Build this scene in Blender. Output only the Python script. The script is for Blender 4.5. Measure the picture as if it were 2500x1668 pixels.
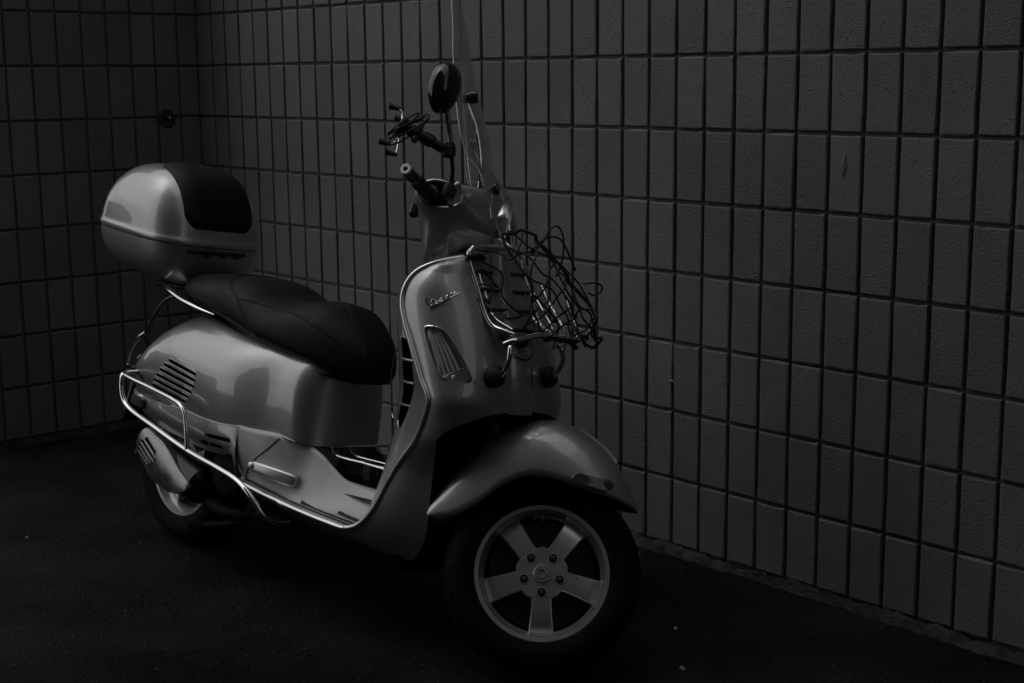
import bpy, math, random
import numpy as np
from mathutils import Matrix, Vector
random.seed(7); RNG = np.random.default_rng(7)
rad = math.radians
scene = bpy.context.scene
for o in list(bpy.data.objects): bpy.data.objects.remove(o)

# ------------------------------------------------------------------ camera
CAM = np.array([5.3048408, -3.08591712, 1.39655296])
CR = np.array([[0.67437344, 0.73833623, -0.00894793],      # right
               [0.12843969, -0.12922902, -0.98326146],     # down
               [-0.7271339, 0.66193615, -0.18198029]])     # forward
FPX = 3500.4
cam = bpy.data.cameras.new('camera'); camo = bpy.data.objects.new('camera', cam)
scene.collection.objects.link(camo)
cam.sensor_width = 36.0; cam.lens = FPX / 2500 * 36; cam.clip_start = 0.05; cam.clip_end = 2000
m = Matrix.Identity(4)
for i in range(3):
    m[i][0] = CR[0][i]; m[i][1] = -CR[1][i]; m[i][2] = -CR[2][i]; m[i][3] = CAM[i]
camo.matrix_world = m
scene.camera = camo
# ------------------------------------------------------------------ sky, sun, exposure
SUN_AZ, SUN_EL = rad(225), rad(66)          # where the light comes from (world angle from +X), elevation
world = bpy.data.worlds.new('World'); scene.world = world; world.use_nodes = True
nt = world.node_tree; nt.nodes.clear()
sky = nt.nodes.new('ShaderNodeTexSky'); sky.sky_type = 'NISHITA'; sky.sun_disc = False
sky.sun_elevation = SUN_EL; sky.sun_rotation = rad(90) - SUN_AZ
sky.air_density = 1.0; sky.dust_density = 1.5; sky.ozone_density = 1.0
bw = nt.nodes.new('ShaderNodeRGBToBW'); bg = nt.nodes.new('ShaderNodeBackground'); wo = nt.nodes.new('ShaderNodeOutputWorld')
nt.links.new(sky.outputs[0], bw.inputs[0]); nt.links.new(bw.outputs[0], bg.inputs[0]); nt.links.new(bg.outputs[0], wo.inputs[0])
bg.inputs[1].default_value = 0.15
sl = bpy.data.lights.new('sun', 'SUN'); slo = bpy.data.objects.new('sun', sl); scene.collection.objects.link(slo)
sl.energy = 0.5; sl.angle = rad(100); sl.color = (1, 1, 1)
dv = Vector((math.cos(SUN_EL)*math.cos(SUN_AZ), math.cos(SUN_EL)*math.sin(SUN_AZ), math.sin(SUN_EL)))
slo.rotation_euler = dv.to_track_quat('Z', 'Y').to_euler()
slo.location = (0, -4, 6)
vs = scene.view_settings
scene.display_settings.display_device = 'sRGB'
vs.view_transform = 'Standard'; vs.look = 'None'; vs.gamma = 1.0; vs.exposure = -0.22; vs.use_curve_mapping = False

# ------------------------------------------------------------------ materials (the photograph is black and white: greys only)
def nodes(name):
    mt = bpy.data.materials.new(name); mt.use_nodes = True
    n = mt.node_tree; b = n.nodes['Principled BSDF']
    return mt, n, b
def N(n, t, **kw):
    x = n.nodes.new(t)
    for k, v in kw.items():
        if k.startswith('i_'): x.inputs[k[2:].replace('_', ' ')].default_value = v
        else: setattr(x, k, v)
    return x
def g(v): return (v, v, v, 1)
def ramp(n, src, a, b, va, vb):
    r = N(n, 'ShaderNodeMapRange', i_From_Min=a, i_From_Max=b, i_To_Min=va, i_To_Max=vb); n.links.new(src, r.inputs['Value']); return r.outputs[0]
def simple(name, base, rough, metal=0.0, coat=0.0, spec=0.5, bump=None, var=0.0, rvar=0.0):
    mt, n, b = nodes(name)
    b.inputs['Base Color'].default_value = g(base); b.inputs['Roughness'].default_value = rough
    b.inputs['Metallic'].default_value = metal; b.inputs['Coat Weight'].default_value = coat
    b.inputs['Coat Roughness'].default_value = 0.04; b.inputs['Specular IOR Level'].default_value = spec
    tc = N(n, 'ShaderNodeTexCoord')
    if bump:
        sc, st, dist = bump
        nz = N(n, 'ShaderNodeTexNoise', i_Scale=sc, i_Detail=3.0); n.links.new(tc.outputs['Object'], nz.inputs['Vector'])
        bp = N(n, 'ShaderNodeBump', i_Strength=st, i_Distance=dist); n.links.new(nz.outputs['Fac'], bp.inputs['Height'])
        n.links.new(bp.outputs[0], b.inputs['Normal'])
    if var or rvar:
        nz = N(n, 'ShaderNodeTexNoise', i_Scale=14.0, i_Detail=6.0, i_Roughness=0.7); n.links.new(tc.outputs['Object'], nz.inputs['Vector'])
        if var:
            cb = N(n, 'ShaderNodeCombineColor'); o = ramp(n, nz.outputs['Fac'], .3, .7, base*(1-var), base*(1+var))
            for k in range(3): n.links.new(o, cb.inputs[k])
            n.links.new(cb.outputs[0], b.inputs['Base Color'])
        if rvar: n.links.new(ramp(n, nz.outputs['Fac'], .3, .75, rough*(1-rvar), rough*(1+rvar)), b.inputs['Roughness'])
    return mt
M = {}
def paint(name, base, metal, rough):
    mt, n, b = nodes(name)
    tc = N(n, 'ShaderNodeTexCoord')
    v = N(n, 'ShaderNodeTexVoronoi', i_Scale=900.0); n.links.new(tc.outputs['Object'], v.inputs['Vector'])
    cb = N(n, 'ShaderNodeCombineColor'); bwv = N(n, 'ShaderNodeRGBToBW'); n.links.new(v.outputs['Color'], bwv.inputs[0])
    o = ramp(n, bwv.outputs[0], 0, 1, base*.85, base*1.15)
    for k in range(3): n.links.new(o, cb.inputs[k])
    n.links.new(cb.outputs[0], b.inputs['Base Color'])
    b.inputs['Metallic'].default_value = metal
    dz = N(n, 'ShaderNodeTexNoise', i_Scale=9.0, i_Detail=8.0, i_Roughness=.75); n.links.new(tc.outputs['Object'], dz.inputs['Vector'])
    b.inputs['Roughness'].default_value = rough
    b.inputs['Coat Weight'].default_value = 1.0; b.inputs['Coat IOR'].default_value = 1.7
    n.links.new(ramp(n, dz.outputs['Fac'], .5, .8, .02, .06), b.inputs['Coat Roughness'])
    return mt
M['paint'] = paint('silver_paint', .37, .74, .40)
M['floor_paint'] = simple('brightened_floor_paint', .44, .48, .3, var=.08, rvar=.2)  # body paint made brighter: light the floor lacks is put into its colour
M['chrome'] = simple('chrome', .80, .07, 1.0, rvar=.6)
M['alloy'] = simple('alloy_paint', .60, .31, .78, var=.04, rvar=.08)
M['trim'] = simple('polished_trim', .85, .32, 1.0)
M['dull_metal'] = simple('dull_metal', .12, .5, .8, var=.3)
M['shield'] = simple('muffler_shield', .30, .36, .85, var=.2, rvar=.4)
M['black_plastic'] = simple('black_plastic', .012, .38, bump=(400, .1, .001))
M['gloss_black'] = simple('gloss_black', .008, .08, coat=.5)
M['rubber'] = simple('rubber', .012, .6, bump=(300, .15, .001))
M['tyre'] = simple('tyre_rubber', .004, .75, spec=.12, bump=(250, .2, .001), var=.25)
M['leather'] = simple('seat_leatherette', .005, .55, spec=.22, bump=(650, .35, .0006), rvar=.15)
M['cord'] = simple('net_cord', .006, .6)
M['engine'] = simple('engine_dark', .008, .65, .1, spec=.2, bump=(60, .4, .003))
M['void'] = simple('shade_black', .004, .9, spec=.1)  # near-black for deep shade inside openings, slots, wells and undersides
M['mirror_glass'] = simple('mirror_glass', .75, .02, 1.0)
M['rib'] = simple('glint_moulding', .75, .15, .2)  # pale colour in place of glints on lens ribs and screen edge
M['white'] = simple('bar_end_glint_white', .90, .4, 0.0)  # white colour standing for sky reflected in polished metal
M['plate'] = simple('plate_paint', .45, .4)
def glassy(name, tint, haze, refl=1.0):
    mt, n, b = nodes(name); n.nodes.remove(b)
    out = n.nodes['Material Output']
    tr = N(n, 'ShaderNodeBsdfTransparent'); tr.inputs[0].default_value = g(tint)
    gl = N(n, 'ShaderNodeBsdfGlossy'); gl.inputs['Roughness'].default_value = .05; gl.inputs[0].default_value = g(.9)
    df = N(n, 'ShaderNodeBsdfTranslucent'); df.inputs[0].default_value = g(.35)
    d2 = N(n, 'ShaderNodeBsdfDiffuse'); d2.inputs[0].default_value = g(.35)
    ad = N(n, 'ShaderNodeMixShader'); n.links.new(df.outputs[0], ad.inputs[1]); n.links.new(d2.outputs[0], ad.inputs[2])
    fr = N(n, 'ShaderNodeFresnel'); fr.inputs[0].default_value = 1.45
    m1 = N(n, 'ShaderNodeMixShader'); m1.inputs[0].default_value = haze
    n.links.new(tr.outputs[0], m1.inputs[1]); n.links.new(ad.outputs[0], m1.inputs[2])
    m2 = N(n, 'ShaderNodeMixShader'); n.links.new(ramp(n, fr.outputs[0], 0, 1, 0, refl), m2.inputs[0]); n.links.new(m1.outputs[0], m2.inputs[1]); n.links.new(gl.outputs[0], m2.inputs[2])
    n.links.new(m2.outputs[0], out.inputs[0])
    return mt
M['screen'] = glassy('windscreen_acrylic', .93, .17, .40)
M['lens'] = glassy('lamp_lens', .92, .03, .7)
M['amber'] = simple('reflector_lens', .06, .12, coat=.8)
def block_mat():
    mt, n, b = nodes('painted_block')
    tc = N(n, 'ShaderNodeTexCoord'); ge = N(n, 'ShaderNodeNewGeometry'); oi = N(n, 'ShaderNodeObjectInfo')
    big = N(n, 'ShaderNodeTexNoise', i_Scale=1.6, i_Detail=8.0, i_Roughness=.65); n.links.new(ge.outputs['Position'], big.inputs['Vector'])
    fine = N(n, 'ShaderNodeTexNoise', i_Scale=190.0, i_Detail=4.0, i_Roughness=.7); n.links.new(ge.outputs['Position'], fine.inputs['Vector'])
    med = N(n, 'ShaderNodeTexNoise', i_Scale=13.0, i_Detail=5.0); n.links.new(ge.outputs['Position'], med.inputs['Vector'])
    vor = N(n, 'ShaderNodeTexVoronoi', i_Scale=78.0); n.links.new(ge.outputs['Position'], vor.inputs['Vector'])
    pit = ramp(n, vor.outputs['Distance'], .12, .26, -.6, 1.0)
    gate = ramp(n, med.outputs['Fac'], .47, .62, 1.0, 0.0)            # pits come in patches
    pm = N(n, 'ShaderNodeMath', operation='MAXIMUM'); n.links.new(pit, pm.inputs[0]); n.links.new(gate, pm.inputs[1])
    hm = N(n, 'ShaderNodeMath', operation='MULTIPLY_ADD', i_Value=0); n.links.new(pm.outputs[0], hm.inputs[0]); hm.inputs[1].default_value = .9
    fm = N(n, 'ShaderNodeMath', operation='MULTIPLY'); n.links.new(fine.outputs['Fac'], fm.inputs[0]); fm.inputs[1].default_value = .8
    n.links.new(fm.outputs[0], hm.inputs[2])
    bp = N(n, 'ShaderNodeBump', i_Strength=1.0, i_Distance=.005); n.links.new(hm.outputs[0], bp.inputs['Height']); n.links.new(bp.outputs[0], b.inputs['Normal'])
    s1 = ramp(n, big.outputs['Fac'], .3, .7, .170, .245)
    s2 = ramp(n, oi.outputs['Random'], 0, 1, .90, 1.10)
    mu = N(n, 'ShaderNodeMath', operation='MULTIPLY'); n.links.new(s1, mu.inputs[0]); n.links.new(s2, mu.inputs[1])
    cb = N(n, 'ShaderNodeCombineColor')
    for k in range(3): n.links.new(mu.outputs[0], cb.inputs[k])
    n.links.new(cb.outputs[0], b.inputs['Base Color']); b.inputs['Roughness'].default_value = .55; b.inputs['Specular IOR Level'].default_value = .3
    return mt
M['block'] = block_mat()
M['mortar'] = simple('painted_mortar', .13, .7, bump=(180, .5, .002), var=.15)
M['fillet'] = simple('cement_fillet', .05, .9, spec=.1, bump=(90, 1.0, .008), var=.7)
def asphalt():
    mt, n, b = nodes('asphalt')
    ge = N(n, 'ShaderNodeNewGeometry')
    fine = N(n, 'ShaderNodeTexNoise', i_Scale=130.0, i_Detail=5.0, i_Roughness=.75); n.links.new(ge.outputs['Position'], fine.inputs['Vector'])
    big = N(n, 'ShaderNodeTexNoise', i_Scale=1.7, i_Detail=7.0, i_Roughness=.62); n.links.new(ge.outputs['Position'], big.inputs['Vector'])
    vor = N(n, 'ShaderNodeTexVoronoi', i_Scale=55.0, i_Randomness=1.0); n.links.new(ge.outputs['Position'], vor.inputs['Vector'])
    vb = N(n, 'ShaderNodeRGBToBW'); n.links.new(vor.outputs['Color'], vb.inputs[0])
    sp = ramp(n, vor.outputs['Distance'], .10, .17, 1.0, 0.0); sg = ramp(n, vb.outputs[0], .72, .80, 0.0, 1.0)
    spk = N(n, 'ShaderNodeMath', operation='MULTIPLY'); n.links.new(sp, spk.inputs[0]); n.links.new(sg, spk.inputs[1])
    base = ramp(n, big.outputs['Fac'], .35, .65, .005, .020)
    bf = ramp(n, fine.outputs['Fac'], .35, .68, .2, 2.1)
    m0 = N(n, 'ShaderNodeMath', operation='MULTIPLY'); n.links.new(base, m0.inputs[0]); n.links.new(bf, m0.inputs[1])
    ad = N(n, 'ShaderNodeMath', operation='MULTIPLY_ADD'); n.links.new(spk.outputs[0], ad.inputs[0]); ad.inputs[1].default_value = .085; n.links.new(m0.outputs[0], ad.inputs[2])
    cb = N(n, 'ShaderNodeCombineColor')
    for k in range(3): n.links.new(ad.outputs[0], cb.inputs[k])
    n.links.new(cb.outputs[0], b.inputs['Base Color']); b.inputs['Roughness'].default_value = .9; b.inputs['Specular IOR Level'].default_value = .06
    # hairline cracks and aggregate relief
    cr_ = N(n, 'ShaderNodeTexVoronoi', i_Scale=.9, feature='DISTANCE_TO_EDGE')
    wz = N(n, 'ShaderNodeTexNoise', i_Scale=5.0, i_Detail=5.0); n.links.new(ge.outputs['Position'], wz.inputs['Vector'])
    mx = N(n, 'ShaderNodeVectorMath', operation='MULTIPLY_ADD'); n.links.new(wz.outputs['Color'], mx.inputs[0]); mx.inputs[1].default_value = (.35, .35, .35); n.links.new(ge.outputs['Position'], mx.inputs[2])
    n.links.new(mx.outputs[0], cr_.inputs['Vector'])
    ck = ramp(n, cr_.outputs['Distance'], 0, .006, -1.2, 0.0)
    hs = N(n, 'ShaderNodeMath', operation='ADD'); n.links.new(fine.outputs['Fac'], hs.inputs[0]); n.links.new(ck, hs.inputs[1])
    bp = N(n, 'ShaderNodeBump', i_Strength=.9, i_Distance=.005); n.links.new(hs.outputs[0], bp.inputs['Height']); n.links.new(bp.outputs[0], b.inputs['Normal'])
    return mt
M['asphalt'] = asphalt()
M['facade'] = simple('far_facade', .05, .8, bump=(4, .3, .02), var=.2)
M['facade_light'] = simple('far_facade_render', .14, .8, var=.15)
M['far_glass'] = simple('far_window', .02, .08)
M['roof'] = simple('far_roof', .06, .8)
M['scrap'] = simple('pale_scrap', .4, .8)
M['grit'] = simple('grit_stone', .16, .8)
M['steel_dark'] = simple('dark_steel', .06, .35, .9)

# ------------------------------------------------------------------ mesh helpers
def A(*p): return np.array(p, float)
def itp(xs, ys, x):
    """smooth interpolation through (xs, ys), monotone-limited cubic"""
    xs = np.asarray(xs, float); ys = np.asarray(ys, float)
    d = np.diff(ys)/np.diff(xs); mm = np.zeros(len(xs))
    mm[0] = d[0]; mm[-1] = d[-1]
    for i in range(1, len(xs)-1):
        mm[i] = 0 if d[i-1]*d[i] <= 0 else 2*d[i-1]*d[i]/(d[i-1]+d[i])
    x = min(max(x, xs[0]), xs[-1]); i = min(int(np.searchsorted(xs, x, 'right'))-1, len(xs)-2); i = max(i, 0)
    h = xs[i+1]-xs[i]; t = (x-xs[i])/h
    return ((2*t**3-3*t*t+1)*ys[i] + (t**3-2*t*t+t)*h*mm[i] + (-2*t**3+3*t*t)*ys[i+1] + (t**3-t*t)*h*mm[i+1])
def spline(pts, n, closed=False):
    """Catmull-Rom through pts, n samples evenly spread by chord length"""
    P = np.asarray(pts, float)
    if closed: P = np.vstack([P[-1], P, P[0], P[1]])
    else: P = np.vstack([2*P[0]-P[1], P, 2*P[-1]-P[-2]])
    out = []
    for i in range(1, len(P)-2):
        p0, p1, p2, p3 = P[i-1:i+3]
        t0 = 0; t1 = np.linalg.norm(p1-p0)**.5+1e-9; t2 = t1+np.linalg.norm(p2-p1)**.5+1e-9; t3 = t2+np.linalg.norm(p3-p2)**.5+1e-9
        for t in np.linspace(t1, t2, 13)[:-1]:
            a1 = (t1-t)/(t1-t0)*p0+(t-t0)/(t1-t0)*p1; a2 = (t2-t)/(t2-t1)*p1+(t-t1)/(t2-t1)*p2; a3 = (t3-t)/(t3-t2)*p2+(t-t2)/(t3-t2)*p3
            b1 = (t2-t)/(t2-t0)*a1+(t-t0)/(t2-t0)*a2; b2 = (t3-t)/(t3-t1)*a2+(t-t1)/(t3-t1)*a3
            out.append((t2-t)/(t2-t1)*b1+(t-t1)/(t2-t1)*b2)
    out.append(P[-2]); out = np.array(out)
    s = np.concatenate([[0], np.cumsum(np.linalg.norm(np.diff(out, axis=0), axis=1))])
    u = np.linspace(0, s[-1], n+1)[:-1] if closed else np.linspace(0, s[-1], n)
    return np.stack([np.interp(u, s, out[:, k]) for k in range(out.shape[1])], 1)
def nrm(v): return v/(np.linalg.norm(v)+1e-12)
class MB:
    def __init__(s): s.v = []; s.f = []
    def add(s, vs, fs):
        o = len(s.v); s.v.extend([tuple(map(float, p)) for p in vs]); s.f.extend([tuple(i+o for i in f) for f in fs]); return s
    def grid(s, rows, closed=False, flip=False, capends=False):
        rows = [np.asarray(r, float) for r in rows]; n = len(rows[0]); f = []
        for i in range(len(rows)-1):
            for j in range(n if closed else n-1):
                k = (j+1) % n; q = (i*n+j, i*n+k, (i+1)*n+k, (i+1)*n+j); f.append(q[::-1] if flip else q)
        if capends:
            a = tuple(range(n)); b = tuple((len(rows)-1)*n+j for j in range(n))
            f.append(a if flip else a[::-1]); f.append(b[::-1] if flip else b)
        return s.add(np.vstack(rows), f)
    def tube(s, pts, r, seg=10, cap=True, flat=None, up=None):
        P = np.asarray(pts, float); n = len(P); r = np.full(n, r) if np.isscalar(r) else np.asarray(r, float)
        T = np.gradient(P, axis=0); T = np.array([nrm(t) for t in T])
        u = np.cross(T[0], up if up is not None else ((0, 0, 1) if abs(T[0][2]) < .9 else (1, 0, 0))); u = nrm(u); rows = []
        for i in range(n):
            u = nrm(u-T[i]*np.dot(u, T[i])); w = np.cross(T[i], u)
            fy = 1 if flat is None else flat
            rows.append([P[i]+r[i]*(math.cos(a)*u+math.sin(a)*fy*w) for a in np.linspace(0, 2*math.pi, seg, endpoint=False)])
        return s.grid(rows, closed=True, capends=cap)
    def lathe(s, c, ax, prof, seg=32, cap=False):
        """prof: (along axis, radius)"""
        c = A(*c); ax = nrm(A(*ax)); u = nrm(np.cross(ax, (0, 0, 1) if abs(ax[2]) < .9 else (1, 0, 0))); w = np.cross(ax, u)
        rows = [[c+ax*h+r*(math.cos(a)*u+math.sin(a)*w) for a in np.linspace(0, 2*math.pi, seg, endpoint=False)] for h, r in prof]
        return s.grid(rows, closed=True, capends=cap)
    def box(s, c, size, R=None, bev=0.0):
        c = A(*c); h = A(*size)/2; R = np.eye(3) if R is None else np.asarray(R); v = []; b = bev
        if b <= 0:
            for x in (-1, 1):
                for y in (-1, 1):
                    for z in (-1, 1): v.append(c+R@(h*A(x, y, z)))
            return s.add(v, [(0, 1, 3, 2), (4, 6, 7, 5), (0, 4, 5, 1), (2, 3, 7, 6), (0, 2, 6, 4), (1, 5, 7, 3)])
        idx = {}
        for x in (-1, 1):
            for y in (-1, 1):
                for z in (-1, 1):
                    for a in range(3):
                        q = h-b; q[a] = h[a]; idx[x, y, z, a] = len(v); v.append(c+R@(q*A(x, y, z)))
        f = []
        for a in range(3):
            o1, o2 = [(1, 2), (2, 0), (0, 1)][a]
            for sg in (-1, 1):
                q = []
                for p1, p2 in ((-1, -1), (1, -1), (1, 1), (-1, 1)):
                    k = [0, 0, 0]; k[a] = sg; k[o1] = p1; k[o2] = p2; q.append(idx[(*k, a)])
                f.append(tuple(q if sg > 0 else q[::-1]))
                for so in (-1, 1):      # edges between face a and face o1
                    k1 = [0]*3; k1[a] = sg; k1[o1] = so; q = []
                    for p in (-1, 1):
                        kk = list(k1); kk[o2] = p; q.append((idx[(*kk, a)], idx[(*kk, o1)]))
                    qq = (q[0][0], q[0][1], q[1][1], q[1][0]); f.append(qq if sg*so < 0 else qq[::-1])
        for x in (-1, 1):
            for y in (-1, 1):
                for z in (-1, 1):
                    t = (idx[x, y, z, 0], idx[x, y, z, 1], idx[x, y, z, 2]); f.append(t if x*y*z > 0 else t[::-1])
        return s.add(v, f)
    def ball(s, c, r, seg=16, ring=10):
        r = A(r, r, r) if np.isscalar(r) else A(*r); c = A(*c)
        return s.grid([[c+r*A(math.sin(p)*math.cos(a), math.sin(p)*math.sin(a), math.cos(p)) for a in np.linspace(0, 2*math.pi, seg, endpoint=False)] for p in np.linspace(.02, math.pi-.02, ring)], closed=True, flip=True, capends=True)
    def mirrored(s):
        n = len(s.v); s.v += [(x, -y, z) for x, y, z in s.v]; s.f += [tuple(i+n for i in f[::-1]) for f in s.f]; return s
    def flipY(s):
        t = MB(); t.v = [(x, -y, z) for x, y, z in s.v]; t.f = [f[::-1] for f in s.f]; return t
    def mesh(s, name, mat, smooth=True, sharp=35):
        me = bpy.data.meshes.new(name); me.from_pydata(s.v, [], s.f); me.validate(); me.materials.append(mat)
        if smooth:
            me.polygons.foreach_set('use_smooth', [True]*len(me.polygons)); me.set_sharp_from_angle(angle=rad(sharp))
        me.update(); return me
    def build(s, name, mat, parent=None, smooth=True, sharp=35, mtx=None, solid=0, label=None):
        o = bpy.data.objects.new(name, s.mesh(name, M[mat] if isinstance(mat, str) else mat, smooth, sharp))
        scene.collection.objects.link(o)
        if parent: o.parent = parent
        if mtx is not None: o.matrix_local = mtx
        if solid:
            md = o.modifiers.new('solid', 'SOLIDIFY'); md.thickness = solid; md.offset = -1
        if label: o['label'] = label
        return o
def empty(name, label, cat, loc=(0, 0, 0), group=None):
    o = bpy.data.objects.new(name, None); scene.collection.objects.link(o); o.location = loc; o.empty_display_size = .1
    o['label'] = label; o['category'] = cat
    if group: o['group'] = group
    return o
def tag(o, label, cat, group=None):
    o['label'] = label; o['category'] = cat
    if group: o['group'] = group
    return o

# ------------------------------------------------------------------ setting: ground and walls
H = .2032; ZA = 7.13*H; W = .5078*H; X0 = .1351*H
gm = MB(); gs = [-400, -60, -20, -8, -4, -2, 0, 2, 4, 6, 8, 12, 20, 60, 400]
gm.grid([[(x, y, 0) for x in gs] for y in gs]); gr = gm.build('ground', 'asphalt', smooth=False); gr['kind'] = 'structure'
def px(Pw):
    q = (np.atleast_2d(Pw)-CAM)@CR.T
    return np.stack([1250+FPX*q[:, 0]/q[:, 2], 834+FPX*q[:, 1]/q[:, 2]], 1)
JT = .0100; BD = .05
def block_mesh(w, h, k):
    """one face block: bevelled, a little uneven; local x along the wall, y outwards (+), z up, face at y=0"""
    b = MB(); r = np.random.default_rng(k)
    hw, hh = (w-JT)/2, (h-JT)/2; rows = []
    for d, ins in ((-BD, 0), (-.004, 0), (-.0012, .0012), (0, .004)):
        ring = []
        for (sx, sz) in ((-1, -1), (-.33, -1), (.33, -1), (1, -1), (1, -.4), (1, .4), (1, 1), (.33, 1), (-.33, 1), (-1, 1), (-1, .4), (-1, -.4)):
            j = r.normal(0, .0005 if k < 4 else .0014, 2) if d > -.03 else (0, 0)
            ring.append((sx*(hw-(ins if abs(sx) == 1 else 0))+j[0], d, sz*(hh-(ins if abs(sz) == 1 else 0))+j[1]))
        rows.append(ring)
    b.grid(rows, closed=True, flip=True, capends=False)
    n = len(b.v); b.f.append(tuple(range(n-12, n)))
    return b
BM = {}
def block_data(w, h, k):
    key = (round(w, 4), round(h, 4), k)
    if key not in BM: BM[key] = block_mesh(w, h, k).mesh('block', M['block'], True, 20)
    return BM[key]
HIDE = [(420, 760, 900, 1200), (270, 420, 610, 680), (1060, 700, 1370, 1400)]
def wall(name, label, org, along, out, edges, zrows, inframe_to, limit):
    """edges: joint positions along the wall; zrows: joint heights"""
    t = empty(name, label, 'wall', org)
    along = A(*along); out = A(*out); org = A(*org)
    Rm = np.stack([along, out, (0, 0, 1)], 1)
    items = []
    for i in range(len(edges)-1):
        for j in range(len(zrows)-1):
            w = edges[i+1]-edges[i]; h = zrows[j+1]-zrows[j]
            c = org+along*(edges[i]+edges[i+1])/2+A(0, 0, (zrows[j]+zrows[j+1])/2)
            u, v = px(c)[0]; vis = -60 < u < 2560 and -110 < v < 1700 and edges[i] < inframe_to
            hid = any(a < u < c_ and b_ < v < d for a, b_, c_, d in HIDE)
            items.append((0 if vis and not hid else (1 if vis else 2), -np.linalg.norm(c-CAM) if 0 else np.linalg.norm(c-CAM), i, j, w, h, c))
    items.sort(key=lambda q: q[:4]); rest = MB()
    for n_, (cl, d, i, j, w, h, c) in enumerate(items):
        off = random.gauss(0, .0008); tw = random.gauss(0, .002)
        L = Matrix.Translation(Vector(c-org+out*off))
        R3 = Matrix(Rm.tolist()).to_4x4()@Matrix.Rotation(tw, 4, 'Y')
        if cl < 2 and n_ < limit:
            o = bpy.data.objects.new('block', block_data(w, h, random.randrange(6))); scene.collection.objects.link(o)
            o.parent = t; o.matrix_local = L@R3
        else:
            b = block_mesh(w, h, random.randrange(6)); LM = np.array(L@R3)
            rest.add([(LM@np.append(A(*p), 1))[:3] for p in b.v], b.f)
    if rest.v:
        o = rest.build('block_field', 'block', t, True, 20); o['kind'] = 'stuff'
    e0, e1 = edges[0], edges[-1]; mo = MB()
    mo.grid([[along*(e0-.06)-out*.011+A(0, 0, z), along*e1-out*.011+A(0, 0, z)] for z in (-.05, zrows[-1])])
    mo.grid([[along*e0-out*.2+A(0, 0, z), along*e1-out*.2+A(0, 0, z)] for z in (-.05, zrows[-1])], flip=True)
    mo.grid([[along*e1-out*.011+A(0, 0, z), along*e1-out*.2+A(0, 0, z)] for z in (-.05, zrows[-1])])
    mo.grid([[along*(e0-.06)-out*.011+A(0, 0, zrows[-1]), along*e1-out*.011+A(0, 0, zrows[-1])], [along*e0-out*.2+A(0, 0, zrows[-1]), along*e1-out*.2+A(0, 0, zrows[-1])]])
    mo.build('mortar_joints', 'mortar', t, False)
    # rough cement fillet along the foot of the wall
    rows = []; n = int((e1-e0)/.016)
    r = np.random.default_rng(int(abs(org[1])*1000)+len(edges)); ph = r.uniform(0, 6, 6)
    for q in range(n+1):
        s = e0+(e1-e0)*q/n
        wob = .5*math.sin(s*7+ph[0])+.35*math.sin(s*17+ph[1])+.25*math.sin(s*41+ph[2])+r.normal(0, .3)
        hgt = .020+.007*wob+.004*r.normal(); wid = .015+.008*(.6*math.sin(s*5+ph[3])+.5*math.sin(s*23+ph[4])+r.normal(0, .3))
        hgt = max(hgt, .006); wid = max(wid, .008)
        p = lambda o_, z: along*s+out*o_+A(0, 0, z)
        rows.append([p(-.006, hgt+.006), p(.004, hgt), p(wid*.45, hgt*.72+.002*r.normal()), p(wid*.85, hgt*.3+.002*r.normal()), p(wid*1.3, -.004)])
    fm_ = MB(); fm_.grid(rows, flip=True); fm_.build('cement_fillet', 'fillet', t, True, 60)
    return t
zr = [ZA-r*H for r in range(7, -12, -1)]
er = [.0] + [X0+c*W for c in range(1, 92)]
wr = wall('block_wall', 'long grey painted block wall in stack bond behind the scooter', (0, 0, 0), (1, 0, 0), (0, -1, 0), er, zr, 4.3, 300)
YL = .079+.014; LX = .022
el = [0, YL] + [YL+k*W for k in range(1, 10)]
zl = [ZA-r*H for r in range(7, -5, -1)]
wl = wall('block_wall', 'short darker block wall meeting the long wall at the corner, left', (LX, 0, 0), (0, -1, 0), (1, 0, 0), el, zl, 1.3, 300)
for k, (x, z, sx, sz) in enumerate(((3.172, 1.165, .010, .034), (2.60, .52, .012, .007))):
    b = MB(); rg = np.random.default_rng(k); n = 11; ring = [(x+sx*(.7+.5*rg.random())*math.cos(2*math.pi*q/n), z+sz*(.7+.5*rg.random())*math.sin(2*math.pi*q/n)) for q in range(n)]
    b.grid([[(a, .001, c) for a, c in ring], [(x+(a-x)*.8, -.0022, z+(c-z)*.8) for a, c in ring], [(x+(a-x)*.35, -.0035, z+(c-z)*.35) for a, c in ring]], closed=True); b.f.append(tuple(range(2*n, 3*n))); b.build('cement_dab', 'block', wr)
# pipe stub in a broken hole of the short wall
ps = empty('pipe_stub', 'small dark capped pipe stub sticking out of a hole in the left wall', 'pipe', (LX, -.155, ZA-1*H-.004))
b = MB(); b.lathe((0, 0, 0), (1, 0, 0), [(-.01, .017), (.010, .017), (.012, .015), (.012, .010), (.004, .010), (.004, .0005)], 20); b.build('pipe', 'steel_dark', ps)
b = MB(); b.lathe((0, 0, 0), (1, 0, 0), [(.001, .019), (.0035, .024), (.002, .031), (-.002, .036)], 18)
b.v = [(x+.0015*random.random(), y*(1+.25*random.random()), z*(1+.25*random.random())-.003) for x, y, z in b.v]; b.build('mortar_collar', 'fillet', ps)
b = MB(); b.lathe((.006, .003, .001), (1, 0, 0), [(0, .006), (.012, .006), (.014, .004), (.014, .0004)], 12); b.build('plug', 'chrome', ps)

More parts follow.
